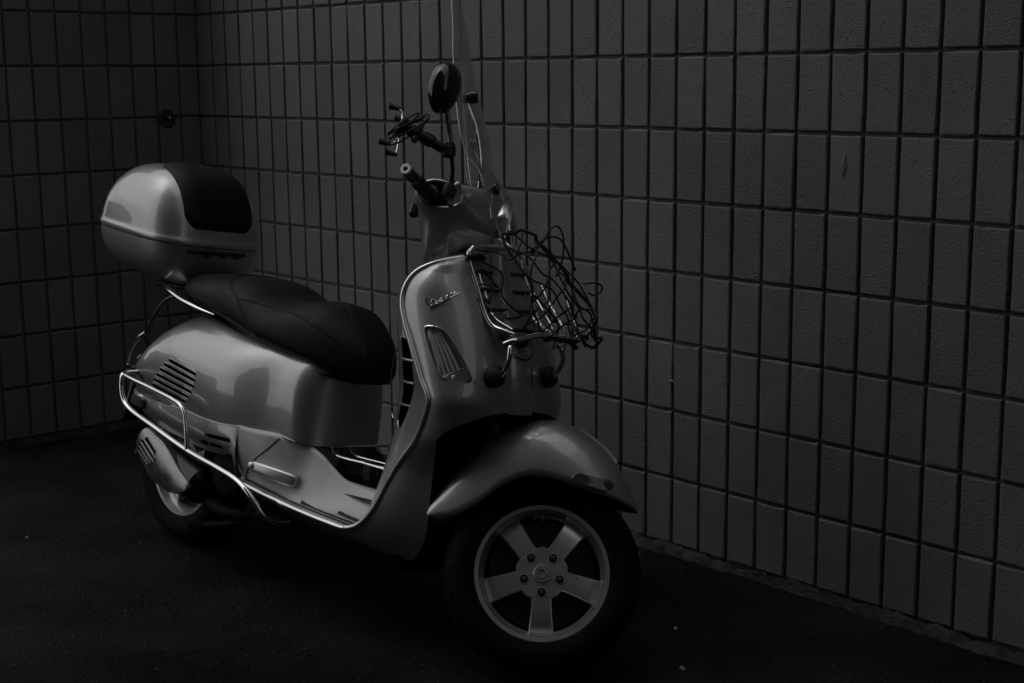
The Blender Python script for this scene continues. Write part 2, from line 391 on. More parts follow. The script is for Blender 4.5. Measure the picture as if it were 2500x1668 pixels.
# ------------------------------------------------------------------ buildings round the yard: out of view, sized for reflections and shade
def building(name, label, x0, x1, y0, y1, h, mat, face, nx, nz, roof=None):
    t = empty(name, label, 'building', ((x0+x1)/2, (y0+y1)/2, 0)); ox, oy = (x0+x1)/2, (y0+y1)/2
    b = MB(); b.box((0, 0, h/2-.01), (x1-x0, y1-y0, h-.02)); b.build('wall', mat, t, False)
    if roof:
        r = MB(); w2, d2 = (x1-x0)/2+.3, (y1-y0)/2+.3
        if roof > 0: r.add([(-w2, -d2, h), (w2, -d2, h), (w2, d2, h), (-w2, d2, h), (-w2, 0, h+roof), (w2, 0, h+roof)], [(0, 1, 5, 4), (3, 4, 5, 2), (0, 4, 3), (1, 2, 5), (0, 3, 2, 1)])
        r.build('roof', 'roof', t, False)
    else:
        r = MB(); r.box((0, 0, h+.06), (x1-x0+.2, y1-y0+.2, .16)); r.build('parapet', 'roof', t, False)
    for i in range(nx):
        for j in range(nz):
            fx = (i+.5)/nx-.5; zc = h*(j+.55)/nz
            w = MB(); f = MB()
            if face == 'y': c = (fx*(x1-x0), (y1-y0)/2+.02, zc); sz = (1.1, .05, 1.3)
            else: c = ((x1-x0)/2+.02, fx*(y1-y0), zc); sz = (.05, 1.1, 1.3)
            f.box(c, sz); fo = f.build('window', 'roof', t, False)
            w.box(A(*c)+(A(0, .02, 0) if face == 'y' else A(.02, 0, 0)), A(*sz)-(A(.14, 0, .14) if face == 'y' else A(0, .14, .14))); w.build('pane', 'far_glass', fo, False)
    return t
building('building', 'dark flat-roofed building across the yard behind the camera', 1.0, 22, -14, -4.6, 15.0, 'facade', 'y', 6, 4)  # known from reflections; height raised to block the sky overhead
building('building', 'dark low building out of view to the right, sized for its shade', 9.0, 18, -4.4, 1.5, 2.6, 'facade', 'y', 2, 1)  # unseen; kept low so more sky lights the short wall
building('building', 'gabled house far off to the left, beyond the open side', -34, -24, -36, -26, 4.0, 'facade_light', 'x', 3, 1, 2.6)
building('building', 'unseen low gabled shed added on the left, beyond the open side', -11, -7, -9, -2.5, 2.0, 'facade_light', 'x', 2, 1, .9)  # added to cut low light from the open side
#GEOM_BEGIN
# ------------------------------------------------------------------ the scooter: own frame, X forward, Y left, Z up, rear contact at the origin
YAW, LEAN, STEER = rad(3.0), rad(9.3), 44.0
WB = 1.445
SC_LOC = (1.505, -.975, 0)
AXD = A(-math.sin(rad(27)), 0, math.cos(rad(27))); AXP = A(1.53, 0, 0)
def superq(x, n): return max(0.0, 1-abs(x)**n)**(1/n)
# body shell above the seam
BX = [-.285, -.265, -.235, -.2, -.15, -.1, -.05, 0, .1, .2, .3, .38, .43, .47, .51, .55, .585, .62, .645, .667, .682, .694, .702, .707, .7095, .710]
BW = [.004, .05, .088, .118, .152, .178, .197, .21, .224, .229, .228, .223, .213, .200, .185, .171, .162, .157, .152, .141, .127, .106, .082, .055, .025, .0]
BT = [.490, .502, .525, .551, .587, .622, .655, .682, .716, .727, .722, .710, .704, .701, .700, .694, .687, .681, .677, .674, .672, .670, .668, .667, .666, .665]
def seamz(X): return itp([-.29, -.1, .1, .235, .325, .4, .49, .59, .645, .68, .712], [.452, .450, .448, .445, .437, .434, .436, .436, .428, .420, .416], X)
def bodysec(X, n=26):
    w = itp(BX, BW, X); T = itp(BX, BT, X); S = seamz(X); Mz = S+(T-S)*itp([-.3, 0, .4, .6, .75], [.38, .36, .34, .3, .3], X)
    nu = itp([-.3, 0, .3, .5, .75], [2.1, 2.15, 2.2, 2.6, 3.0], X); wb = w*itp([-.3, .0, .3, .5, .75], [.90, .93, .945, .97, .99], X)
    out = []
    for k in range(8):
        t = k/8; out.append((X, wb+(w-wb)*math.sin(t*math.pi/2), S+(Mz-S)*t))
    for k in range(n-8+1):
        t = k/(n-8)*math.pi/2; out.append((X, w*max(0, math.cos(t))**(2/nu), Mz+(T-Mz)*max(0, math.sin(t))**(2/nu)))
    return out
# legshield: trim points from the top centre round the right edge and along the floor (mirrored for the left)
TRIM = [(1.190, 0, .974), (1.188, .05, .971), (1.178, .100, .963), (1.146, .152, .944), (1.116, .182, .919), (1.104, .200, .888), (1.103, .208, .846), (1.126, .212, .796), (1.164, .213, .737), (1.205, .213, .670), (1.234, .212, .627),
        (1.222, .208, .578), (1.195, .204, .522), (1.148, .203, .462), (1.110, .204, .401), (1.075, .207, .335), (1.036, .211, .289), (.993, .214, .267), (.90, .2125, .2640), (.80, .2075, .2660), (.715, .2025, .2695), (.62, .1975, .2755), (.53, .1935, .2835), (.49, .191, .2875)]
TR = spline(TRIM, 120)
def nosex(z): return itp([.15, .55, .61, .69, .75, .84, .95, .98], [1.335, 1.337, 1.336, 1.326, 1.308, 1.268, 1.208, 1.200], z)
def archx(z): return itp([.40, .44, .483, .54, .583, .60, .612], [1.222, 1.224, 1.232, 1.262, 1.312, 1.328, 1.336], z)
LOWO = [((1.195, .204, .522), None), ((1.148, .203, .462), (1.226, .168, .450)), ((1.110, .204, .401), (1.222, .166, .365)), ((1.075, .207, .335), (1.205, .152, .285)), ((1.036, .211, .289), (1.13, .125, .205)),
        ((.993, .214, .267), (1.0, .105, .190)), ((.80, .2075, .2660), (.80, .100, .190)), ((.49, .191, .2875), (.52, .095, .215))]
def shieldrow(p, nc=22):
    Xt, Yt, z = p; Xn = nosex(z); n = 2.5
    Xa = Xn if z >= .612 else archx(z)
    fa = min(1, (Xa-Xt)/(Xn-Xt)); row = []
    for k in range(nc+1):
        f = (math.sin(k/nc*math.pi/2) if fa > .999 else k/nc)*fa
        row.append((Xt+(Xn-Xt)*f, Yt*superq(f, n), z+.012*f*(1 if z > .93 else 0)))
    return row
def shieldgrid(nc=22):
    rows = [shieldrow(p, nc) for p in TR if p[2] >= .5225 and p[0] > 1.0]
    top = rows[-1]
    # lower fan: trim -> lower boundary
    tp = [A(*a) for a, _ in LOWO]; bp = [A(*top[-1])]+[A(*b) for _, b in LOWO[1:]]
    ts = spline(tp, 46); bs = spline(bp, 46)
    for i in range(1, 46):
        row = []
        for k in range(nc+1):
            t = k/nc; q = ts[i]*(1-t)+bs[i]*t; q = q.copy(); q[1] += .009*math.sin(math.pi*min(1, t*1.0))*(1 if i > 6 else i/6.)*(1-.5*t)
            row.append(q)
        rows.append(row)
    return rows
def kneex(z): return itp([.25, .4, .5, .6, .72, .8, .9, .95, .98], [.985, .972, .958, .950, .958, .975, 1.035, 1.09, 1.15], z)
def kneegrid(nc=16):
    rows = []
    for p in TR:
        if p[0] < .985: break
        Xt, Yt, z = p; Xk = min(kneex(z), Xt-.006); row = []
        for k in range(nc+1):
            f = k/nc; y = Yt*(1-f)
            s = (1-superq(f, 2.2)) if 0 else superq(1-f, 1.6)      # 0 at trim .. 1 at centre
            row.append((Xt-.008-(Xt-.008-Xk)*s, y, z))
        rows.append(row)
    return rows
# floor boards and inner ramp (right half, mirrored)
FIN = [(.46, .196, .440), (.53, .186, .437), (.60, .163, .436), (.645, .140, .428), (.685, .113, .417), (.725, .104, .402), (.77, .098, .376), (.82, .094, .352), (.87, .080, .345), (.92, .072, .343), (1.0, .062, .345), (1.06, .05, .35)]
FOUT = [(.46, .190, .289), (.53, .1925, .2825), (.60, .196, .2765), (.645, .1985, .2735), (.685, .2005, .271), (.725, .2025, .269), (.77, .205, .267), (.82, .2075, .2655), (.87, .210, .2645), (.92, .2115, .2635), (1.0, .213, .2665), (1.06, .209, .315)]
FMA = [.02, .03, .10, .3, .5, .62, .75, .85, .9, .95, 1, 1]
def floorgrid(nr=50, nc=18):
    """outer ledge, then the panel rises to the inner line: a side wall at the rear, a low ramp in front"""
    fi = spline(FIN, nr); fo = spline(FOUT, nr); rows = []; kl = nc//3
    for i in range(nr):
        X = fi[i][0]; a, b = fo[i], fi[i]
        lw = itp([.46, .55, .62, .70, .80, .90, 1.06], [.026, .027, .030, .042, .050, .054, .056], X)
        ex = itp([.46, .58, .70, .82, 1.06], [1.0, 1.0, 1.25, 1.5, 1.5], X); row = []
        for k in range(kl+1):
            t = k/kl; row.append((a[0], a[1]-lw*t, a[2]+.002*t))
        for k in range(1, nc-kl+1):
            t = k/(nc-kl); y = a[1]-lw+(b[1]-a[1]+lw)*t
            if X < .66: y += .012*math.sin(math.pi*t)*(1-max(0, X-.56)/.10 if X > .56 else 1)
            row.append((a[0]+(b[0]-a[0])*t, y, a[2]+.002+(b[2]-a[2]-.002)*t**ex))
        rows.append(row)
    return rows
# rear skirt under the seam
SKB = [(-.245, .078, .438), (-.18, .12, .428), (-.11, .16, .415), (.0, .186, .386), (.10, .195, .370), (.218, .197, .357), (.32, .195, .347), (.40, .190, .345), (.44, .190, .352), (.462, .190, .315), (.470, .189, .290)]
def skirtgrid(nr=60, nc=8):
    bo = spline(SKB, nr); rows = []
    for p in bo:
        X = p[0]; s = bodysec(X)[0]; row = []
        for k in range(nc+1):
            t = k/nc; row.append((X, (s[1]+.001)*(1-t)+p[1]*t+.010*math.sin(math.pi*t), (s[2]-.0015)*(1-t)+p[2]*t))
        rows.append(row)
    return rows
# seat
SX = [-.02, .0, .04, .10, .18, .26, .32, .37, .42, .47, .53, .60, .66, .71, .75, .78, .80, .812]
STz = [.775, .805, .826, .834, .838, .838, .834, .820, .798, .788, .792, .801, .797, .772, .742, .712, .688, .660]
SBz = [.760, .750, .740, .728, .716, .703, .692, .681, .670, .658, .645, .631, .619, .609, .602, .598, .598, .610]
SWd = [.05, .095, .125, .146, .158, .165, .168, .170, .170, .169, .165, .155, .140, .122, .102, .080, .055, .02]
def seatring(X, n=44, off=0):
    w = itp(SX, SWd, X)+off; T = itp(SX, STz, X)+off; B = itp(SX, SBz, X); mid = B+(T-B)*.34; ring = []
    nu = itp([-.02, .35, .5, .7, .81], [2.7, 2.6, 2.4, 2.3, 2.2], X)
    for k in range(n):
        a = -math.pi/2+2*math.pi*k/n; c, s = math.cos(a), math.sin(a)
        y = w*abs(c)**(2/nu)*(1 if c > 0 else -1) if s > 0 else w*abs(c)**(2/3.2)*(1 if c > 0 else -1)*(1-.16*abs(s)**2)
        z = mid+(T-mid)*abs(s)**(2/nu) if s > 0 else mid-(mid-B)*abs(s)**(2/3.2)
        # front cushion is dished in the middle
        ring.append((X, y, z))
    return ring
def seatside(X, f, off=.0015):
    """point on the right side/top: f 0 lower edge .. 1 top centre"""
    r = seatring(X, 176, off); k = int(round(f*88)); q = r[k]; return A(q[0], -q[1], q[2])
# front fender (steered frame)
FX = [1.146, 1.152, 1.17, 1.20, 1.25, 1.31, 1.365, 1.405, 1.44, 1.485, 1.53, 1.565, 1.60, 1.622, 1.634]
FT = [.335, .352, .397, .463, .532, .577, .601, .607, .602, .585, .561, .530, .490, .458, .440]
FL = [.303, .303, .305, .311, .345, .412, .445, .451, .450, .446, .443, .441, .438, .436, .434]
FW = [.054, .057, .062, .070, .082, .094, .102, .105, .104, .101, .091, .079, .058, .036, .010]
def fendring(X, n=30):
    T = itp(FX, FT, X); L = itp(FX, FL, X); w = itp(FX, FW, X); row = []
    for k in range(n+1):
        a = math.pi*k/n; c, s = math.cos(a), math.sin(a)
        row.append((X, w*abs(c)**(2/2.7)*(1 if c > 0 else -1), L+(T-L)*max(0, s)**(2/2.25)))
    return row
#GEOM_END
SCR = Matrix.Translation(SC_LOC)@Matrix.Rotation(YAW, 4, 'Z')@Matrix.Rotation(-LEAN, 4, 'X')
STM = Matrix.Translation(Vector(AXP))@Matrix.Rotation(rad(STEER), 4, Vector(AXD))@Matrix.Translation(-Vector(AXP))
SC = empty('motor_scooter', 'silver scooter parked on the asphalt before the block wall, front wheel turned', 'scooter')
SC.matrix_world = SCR
def bodyY(X, z):
    s = bodysec(X, 80); ys = [p[1] for p in s]; zs = [p[2] for p in s]; return float(np.interp(z, zs, ys))
def bool_cut(o, cutters):
    """cut real openings with the Boolean modifier, then drop the cutters"""
    for c in cutters:
        md = o.modifiers.new('cut', 'BOOLEAN'); md.operation = 'DIFFERENCE'; md.solver = 'EXACT'; md.object = c
    bpy.context.view_layer.update()
    dg = bpy.context.evaluated_depsgraph_get(); me = bpy.data.meshes.new_from_object(o.evaluated_get(dg)); me.name = o.name
    o.modifiers.clear(); o.data = me
    me.polygons.foreach_set('use_smooth', [True]*len(me.polygons)); me.set_sharp_from_angle(angle=rad(32))
    for c in cutters: bpy.data.objects.remove(c)
def capsule2d(p, q, r, n=8):
    p = np.asarray(p, float); q = np.asarray(q, float); d = nrm(q-p); a0 = math.atan2(d[1], d[0])
    return [q+r*A(math.cos(a0+t), math.sin(a0+t)) for t in np.linspace(-math.pi/2, math.pi/2, n)]+[p+r*A(math.cos(a0+t), math.sin(a0+t)) for t in np.linspace(math.pi/2, 3*math.pi/2, n)]
def prism_y(poly, y0, y1, parent):
    b = MB(); b.grid([[(x, y0, z) for x, z in poly], [(x, y1, z) for x, z in poly]], closed=True, capends=True)
    o = b.build('cutter', 'void', parent, False); import bmesh
    bm = bmesh.new(); bm.from_mesh(o.data); bmesh.ops.recalc_face_normals(bm, faces=bm.faces); bm.to_mesh(o.data); bm.free(); return o
def weld(o):
    import bmesh
    bm = bmesh.new(); bm.from_mesh(o.data); bmesh.ops.remove_doubles(bm, verts=bm.verts, dist=2e-5); bmesh.ops.recalc_face_normals(bm, faces=bm.faces); bm.to_mesh(o.data); bm.free()
    o.data.polygons.foreach_set('use_smooth', [True]*len(o.data.polygons)); o.data.set_sharp_from_angle(angle=rad(35)); return o

# ---- body shell with louvres
Xs = np.concatenate([np.linspace(-.285, -.2, 12)[:-1], np.linspace(-.2, .56, 64)[:-1], np.linspace(.56, .66, 14)[:-1], .66+.05*np.sin(np.linspace(0, math.pi/2, 26))])
rows = []
for X in Xs:
    s = bodysec(X); rows.append([(x, -y, z) for x, y, z in s]+[p for p in s[::-1]][1:])
b = MB(); b.grid(rows); body = weld(b.build('body_shell', 'paint', SC))
md = body.modifiers.new('solid', 'SOLIDIFY'); md.thickness = .004; md.offset = -1
SLOT = [((.150, .5745), (.284, .5545)), ((.126, .560), (.286, .5365)), ((.106, .543), (.281, .519)), ((.087, .5255), (.270, .5015)), ((.069, .508), (.255, .485)), ((.055, .4905), (.236, .469))]
cut = []
for sg in (-1, 1):
    for p, q in SLOT: cut.append(prism_y(capsule2d(p, q, .0056), sg*.17, sg*.27, SC))
bool_cut(body, cut)
for sg in (-1, 1):
    for p, q in SLOT:
        pts = [(x, sg*(bodyY(x, z)+.0002), z) for x, z in capsule2d(p, q, .0062)]
        MB().tube(pts+[pts[0]], .0013, 6).build('louvre_lip', 'paint', body)
b = MB(); b.grid([[(x, -max(0, y-.014), z) for x, y, z in bodysec(X)]+[(x, max(0, y-.014), z) for x, y, z in bodysec(X)[::-1]][1:] for X in np.linspace(-.23, .66, 30)]); b.build('inner_shade_sheet', 'void', SC)  # black sheet inside the shell puts shade behind the louvres
# seam bead along the lower edge of the cowl
for sg in (-1, 1):
    pts = [(X, sg*(bodysec(X)[0][1]+.0008), bodysec(X)[0][2]-.001) for X in np.linspace(.16, .66, 60)]
    MB().tube(pts, .0021, 8).build('seam_bead', 'paint', SC)
# rear lower skirt, two louvres each side
for sg in (-1, 1):
    b = MB(); b.grid([[(x, sg*y, z) for x, y, z in r] for r in skirtgrid()], flip=(sg > 0)); o = b.build('lower_side_panel', 'paint', SC, solid=.003)
    cs = [prism_y(capsule2d((.345, .3925), (.445, .3925), .0058), sg*.15, sg*.26, SC), prism_y(capsule2d((.315, .3685), (.405, .3675), .0058), sg*.15, sg*.26, SC)]
    bool_cut(o, cs)
    b = MB(); n = nrm(A(-.25, sg*.97, .06)); R3 = np.stack([nrm(np.cross(n, (0, 0, 1))), n, nrm(np.cross(np.cross(n, (0, 0, 1)), n))], 1)
    b.box((-.045, sg*.196, .427), (.108, .016, .030), R3, .005); b.build('side_reflector', 'amber', SC)
# badge on the cowl: small dark script
GT = [[(-.030, .513), (-.037, .518), (-.048, .515), (-.056, .507), (-.052, .501), (-.042, .502), (-.036, .506)], [(-.022, .5125), (-.025, .505), (-.034, .497), (-.050, .4915)], [(-.038, .5085), (-.020, .508)], [(-.008, .502), (-.017, .5015), (-.013, .497), (-.021, .489), (-.035, .4945)]]
b = MB()
for st in GT:
    b.tube([(x, -(bodyY(x, z)+.001), z) for x, z in spline(st, 5*len(st))], .0014, 6)
b.build('model_badge', 'gloss_black', body)

# ---- legshield
b = MB(); b.grid([[(x, -y, z) for x, y, z in r] for r in shieldgrid()]); b.mirrored(); shield = weld(b.build('legshield', 'paint', SC)); md = shield.modifiers.new('solid', 'SOLIDIFY'); md.thickness = .003; md.offset = -1
b = MB(); b.grid([[(x, -y, z) for x, y, z in r] for r in kneegrid()], flip=True); b.mirrored(); knee = weld(b.build('knee_panel', 'paint', SC)); md = knee.modifiers.new('solid', 'SOLIDIFY'); md.thickness = .003; md.offset = 1
VENT = [(1.108, .758), (1.125, .760), (1.140, .752), (1.160, .713), (1.170, .669), (1.170, .641), (1.160, .605), (1.140, .570), (1.105, .532), (1.070, .552), (1.082, .585), (1.092, .617), (1.102, .669), (1.104, .708)]
def on_knee(z):
    k = min(range(len(TR)), key=lambda i: abs(TR[i][2]-z)+(0 if TR[i][0] > 1.05 else 9)); return kneegrid_cache[k]
kneegrid_cache = kneegrid(60)
def kneeY(X, z):
    r = on_knee(z); xs = [p[0] for p in r][::-1]; ys = [p[1] for p in r][::-1]; return float(np.interp(X, xs, ys))
cs = []
for sg in (-1, 1):
    poly = spline([A(x, z) for x, z in VENT], 40, True); b = MB()
    b.grid([[(x-.04*k, sg*(kneeY(x, z)+.03*k), z) for x, z in poly] for k in (-1, 1)], closed=True, capends=True)
    o = b.build('cutter', 'void', SC, False); weld(o); cs.append(o)
bool_cut(knee, cs)
for sg in (-1, 1):
    b = MB(); b.grid([[(X, sg*(kneeY(X, z)-.02), z) for X in np.linspace(1.03, 1.19, 8)] for z in np.linspace(.50, .78, 10)]); b.build('vent_shade_sheet', 'void', knee)  # black sheet gives the vent openings their shade
    for (x0, z0), (x1, z1) in (((1.096, .706), (1.168, .708)), ((1.076, .649), (1.172, .654)), ((1.040, .589), (1.162, .598))):
        MB().tube([(x, sg*(kneeY(x, z)+.001), z) for x, z in zip(np.linspace(x0, x1, 6), np.linspace(z0, z1, 6))], .0034, 8).build('vent_bar', 'paint', knee)
    pts = [(x, sg*(kneeY(x, z)+.0006), z) for x, z in spline([A(x, z) for x, z in VENT], 60, True)]
    MB().tube(pts+[pts[0]], .0016, 6).build('vent_lip', 'paint', knee)
# trim round the legshield, bright on the floor edge
for sg in (-1, 1):
    up = [A(p[0]-.002, sg*(p[1]+.001), p[2]) for p in TR if p[0] > .97 or p[2] > .5]
    MB().tube(up, .0066, 12).build('legshield_trim', 'trim', SC)
    lo = [A(p[0], sg*(p[1]+.001), p[2]-.001) for p in TR if p[0] < .99 and p[2] < .5]
    MB().tube(lo, .0085, 12).build('floor_edge_trim', 'chrome', SC)
# floor boards
for sg in (-1, 1):
    b = MB(); b.grid([[(x, sg*y, z) for x, y, z in r] for r in floorgrid()], flip=(sg < 0)); o = b.build('floor_board', 'floor_paint', SC, solid=.004)
    fg = [np.array(r) for r in floorgrid(80, 40)]
    def floorz(X, Y):
        r = fg[min(range(len(fg)), key=lambda k: abs(fg[k][0][0]-X))]; kl = 40//3
        if Y >= r[kl, 1]: return float(r[0, 2]+.001)
        w_ = r[kl:]; return float(np.interp(Y, w_[::-1, 1], w_[::-1, 2])) if X > .66 else float(r[kl, 2])
    fo_ = np.array(FOUT)
    for xa, xb, da, nm, mt, hw, hh in ((.485, .985, .0125, 'edge_strip', 'alloy', .0085, .0022), (.485, .985, .0225, 'rubber_strip', 'rubber', .0030, .0045), (.72, .985, .034, 'edge_strip', 'alloy', .0075, .0018),
                                       (.725, .98, .0445, 'rubber_strip', 'rubber', .0032, .0040), (.86, .98, .0555, 'edge_strip', 'alloy', .0065, .0016), (.865, .975, .0655, 'rubber_strip', 'rubber', .0032, .0040)):
        b = MB(); rws = []
        for X in np.linspace(xa, xb, 26):
            oy = float(np.interp(X, fo_[:, 0], fo_[:, 1])); Y = oy-da; z = floorz(X, Y)
            rws.append([(X, sg*(Y+hw), floorz(X, Y+hw)-.002), (X, sg*(Y+hw*.8), floorz(X, Y+hw*.8)+hh+.0012), (X, sg*(Y-hw*.8), floorz(X, Y-hw*.8)+hh+.0012), (X, sg*(Y-hw), floorz(X, Y-hw)-.002)])
        b.grid(rws, flip=(sg > 0), capends=True); b.build(nm, mt, o)
    # panel gap line
    pl = [(.610, .161, .4255), (.585, .176, .3945), (.549, .187, .3615), (.519, .1835, .334), (.495, .174, .304), (.488, .168, .291)]
    MB().tube([A(x, sg*(y+.0005), z) for x, y, z in spline([A(*p) for p in pl], 26)], .0013, 6).build('panel_gap', 'void', o)
    # passenger peg folded against the board
    b = MB(); c0, c1 = A(.545, sg*.194, .343), A(.690, sg*.150, .322); rws = []
    ax = nrm(c1-c0); nr = nrm(np.cross(ax, (0, 0, 1)))*(1 if sg < 0 else -1); upv = nrm(np.cross(nr, ax)); upv = upv if upv[2] > 0 else -upv
    for t, hh, th in ((0, .004, .006), (.03, .012, .012), (.12, .0165, .016), (.5, .018, .017), (.88, .0185, .016), (.97, .016, .013), (1, .010, .009)):
        c = c0+(c1-c0)*t; rws.append([c+upv*hh*abs(math.sin(a))**.5*np.sign(math.sin(a))+nr*sg*-1*th*abs(math.cos(a))**.5*np.sign(math.cos(a)) for a in np.linspace(0, 2*math.pi, 20, endpoint=False)])
    b.grid(rws, closed=True, capends=True); pgo = weld(b.build('passenger_peg', 'alloy', SC))
    MB().ball(c0+A(.008, sg*.010, .0), (.014, .008, .011)).build('peg_knob', 'alloy', pgo)
    MB().lathe((.478, sg*.182, .303), (0, sg, 0), [(0, .0055), (.003, .005), (.0032, .0004)], 14).build('bolt_hole', 'void', SC)
b = MB(); b.grid([[(X, y, .318) for y in np.linspace(-.11, .11, 8)] for X in np.linspace(.62, 1.08, 10)], flip=True); b.build('centre_mat', 'rubber', SC)
b = MB(); b.box((.82, 0, .215), (.62, .29, .09), bev=.02); b.build('underfloor_tray', 'void', SC)
# fold-down luggage grid above the floor
rk = MB(); zz = .405
def rackbar(y, x0, x1): return spline([A(x0-.045, y+.028, zz+.012), A(x0-.01, y+.006, zz+.004), A(x0+.02, y, zz), A((x0+x1)/2, y+.006, zz-.001), A(x1, y+.016, zz-.002)], 24)
rack = MB().tube(rackbar(-.088, .755, .985), .0042, 10).build('floor_rack', 'chrome', SC)
for y, x1 in ((-.034, .97), (.058, .97), (.105, .97)): MB().tube(rackbar(y, .765, x1), .0036, 10).build('rack_bar', 'chrome', rack)
MB().tube([A(.712, -.062, zz+.012), A(.722, .0, zz+.013), A(.722, .135, zz+.012)], .0040, 10).build('rack_bar', 'chrome', rack)
MB().tube([A(.965, -.08, zz-.003), A(.965, .12, zz-.003)], .0036, 10).build('rack_bar', 'chrome', rack)
MB().box((.845, -.045, .372), (.030, .004, .062), bev=.001).build('rack_bracket', 'black_plastic', rack)
MB().lathe((.845, -.0475, .352), (0, -1, 0), [(0, .004), (.002, .004), (.0025, .002), (.0025, .0003)], 12).build('rack_screw', 'steel_dark', rack)
# black sheets standing for the shade in the wheel well
b = MB(); b.grid([[(1.19+.10*math.cos(t), y, .43+.17*math.sin(t)) for y in np.linspace(-.125, .125, 6)] for t in np.linspace(math.pi*.95, math.pi*.12, 14)]); b.build('well_shade_sheet', 'void', SC)
b = MB(); b.grid([[(1.09+.0*z, y, z) for y in np.linspace(-.11, .11, 6)] for z in (.20, .25, .31)]); b.grid([[(1.095, y, z) for y in np.linspace(-.125, .125, 6)] for z in (.31, .4, .5)]); b.build('well_shade_back', 'void', SC)
# horn slot and centre fairing on the nose
b = MB(); tie = [(-.028, .985), (-.033, .90), (-.040, .80), (-.046, .72), (-.047, .66), (-.044, .603)]; rws = []
for hw_, z in [(abs(a), z) for a, z in tie]:
    rws.append([(nosex(z)+.012*(1-(y/hw_)**2)-.006*abs(y/hw_)**3+(.012 if z > .93 else 0), y, z) for y in np.linspace(-hw_, hw_, 13)])
b.grid(rws, flip=True); hc = b.build('horn_cover', 'paint', SC)
MB().tube(spline([A(nosex(.775)+.013, -.030, .788), A(nosex(.772)+.016, -.012, .772), A(nosex(.772)+.016, .004, .770), A(nosex(.78)+.013, .022, .784)], 16), [.002]*2+[.0065]*12+[.002]*2, 8).build('horn_slot', 'void', hc)
MB().tube(spline([A(nosex(.745)+.008, -.042, .752), A(nosex(.735)+.014, -.015, .737), A(nosex(.735)+.014, .012, .735), A(nosex(.745)+.009, .034, .746)], 20), .0016, 6).build('horn_slot', 'void', hc)

# indicator lamps set in the legshield
INDCUT = []
IND = [(1.185, .206, .793), (1.193, .2035, .7965), (1.223, .188, .795), (1.236, .181, .786), (1.304, .148, .686), (1.302, .152, .676), (1.258, .199, .678), (1.248, .2035, .686)]
for sg in (-1, 1):
    q = np.array([A(x, sg*y, z) for x, y, z in IND]); c = q.mean(0); u_, s_, vt = np.linalg.svd(q-c); n = vt[2]; n = n if n[1]*sg > 0 else -n
    ring = spline(q, 48, True)
    # bend the outline to the panel: push outwards by its convexity
    def proud(f, h): return [c+(p-c)*f+n*(h+.010*(1-f*f)) for p in ring]
    b = MB(); b.grid([[c+(p-c)*.96+n*.03 for p in ring], [c+(p-c)*.96-n*.03 for p in ring]], closed=True, capends=True); INDCUT.append(weld(b.build('cutter', 'void', SC, False)))
    b = MB(); b.grid([proud(1.03, -.004), proud(1.0, .0035), proud(.965, .0045), proud(.94, .001), proud(.90, -.014)], closed=True, flip=(sg > 0)); lam = weld(b.build('indicator', 'chrome', SC))
    b = MB(); b.grid([proud(f, -.016) for f in (.92, .5, .05)], closed=True, flip=(sg > 0)); b.build('reflector', 'trim', lam)
    b = MB(); fs = (.955, .8, .5, .2, .01); b.grid([proud(f, .0035) for f in fs], closed=True, flip=(sg > 0)); b.build('lens', 'lens', lam)
    # moulded ribs behind the lens, coloured pale for reflected sky
    a0, a1 = q[1]*.5+q[2]*.5, q[4]*.4+q[6]*.6; side = nrm(np.cross(n, a1-a0))
    for k in range(6):
        o_ = (k-2.5)*.0085
        p0 = a0+(a1-a0)*.12+side*o_*.75-n*.004; p1 = a0+(a1-a0)*.86+side*o_*1.35-n*.004
        MB().tube([p0*(1-t)+p1*t for t in np.linspace(0, 1, 8)], .0028, 8, flat=.6).build('lens_rib', 'rib' if k != 5 else 'gloss_black', lam)
    p0 = a0+(a1-a0)*.90-side*.026; p1 = a0+(a1-a0)*.90+side*.026
    MB().tube([p0, p1], .0022, 8).build('lens_rib', 'chrome', lam)
    MB().ball(a0+(a1-a0)*.96-n*.002, .005).build('lens_screw', 'chrome', lam)
bool_cut(shield, INDCUT)
VESPA = [[(1.1698, -0.1951, 0.8602), (1.1703, -0.1961, 0.8556), (1.1732, -0.1961, 0.8508), (1.1782, -0.1949, 0.8472), (1.1845, -0.1928, 0.844), (1.1894, -0.1904, 0.8434)], [(1.1864, -0.1874, 0.8578), (1.1853, -0.1893, 0.8538), (1.1861, -0.1903, 0.8495), (1.1887, -0.1903, 0.845)], [(1.1898, -0.1894, 0.8457), (1.1924, -0.1851, 0.8534), (1.1931, -0.183, 0.8578), (1.1955, -0.1824, 0.855), (1.1946, -0.185, 0.8496), (1.197, -0.183, 0.8506)], [(1.1989, -0.1803, 0.8538), (1.2005, -0.1766, 0.8596), (1.2012, -0.1734, 0.8653), (1.2028, -0.1739, 0.861), (1.2048, -0.1736, 0.8579), (1.2032, -0.176, 0.8558)], [(1.2067, -0.1699, 0.8618), (1.2065, -0.166, 0.8692), (1.2093, -0.1658, 0.8643), (1.2112, -0.1662, 0.8598)], [(1.2076, -0.1663, 0.8666), (1.2085, -0.162, 0.8722), (1.2109, -0.1597, 0.8712), (1.211, -0.162, 0.8675), (1.2096, -0.1655, 0.8644)], [(1.2144, -0.1473, 0.8807), (1.2126, -0.1521, 0.8785), (1.2127, -0.1543, 0.8754), (1.215, -0.152, 0.8741), (1.2157, -0.1473, 0.8785), (1.2152, -0.1448, 0.882), (1.2171, -0.1467, 0.8766), (1.2181, -0.1435, 0.8784)], [(1.1852, -0.1948, 0.8363), (1.1979, -0.1836, 0.8476), (1.2087, -0.1695, 0.8586), (1.2167, -0.1529, 0.8698), (1.2217, -0.1352, 0.88)]]
b = MB()
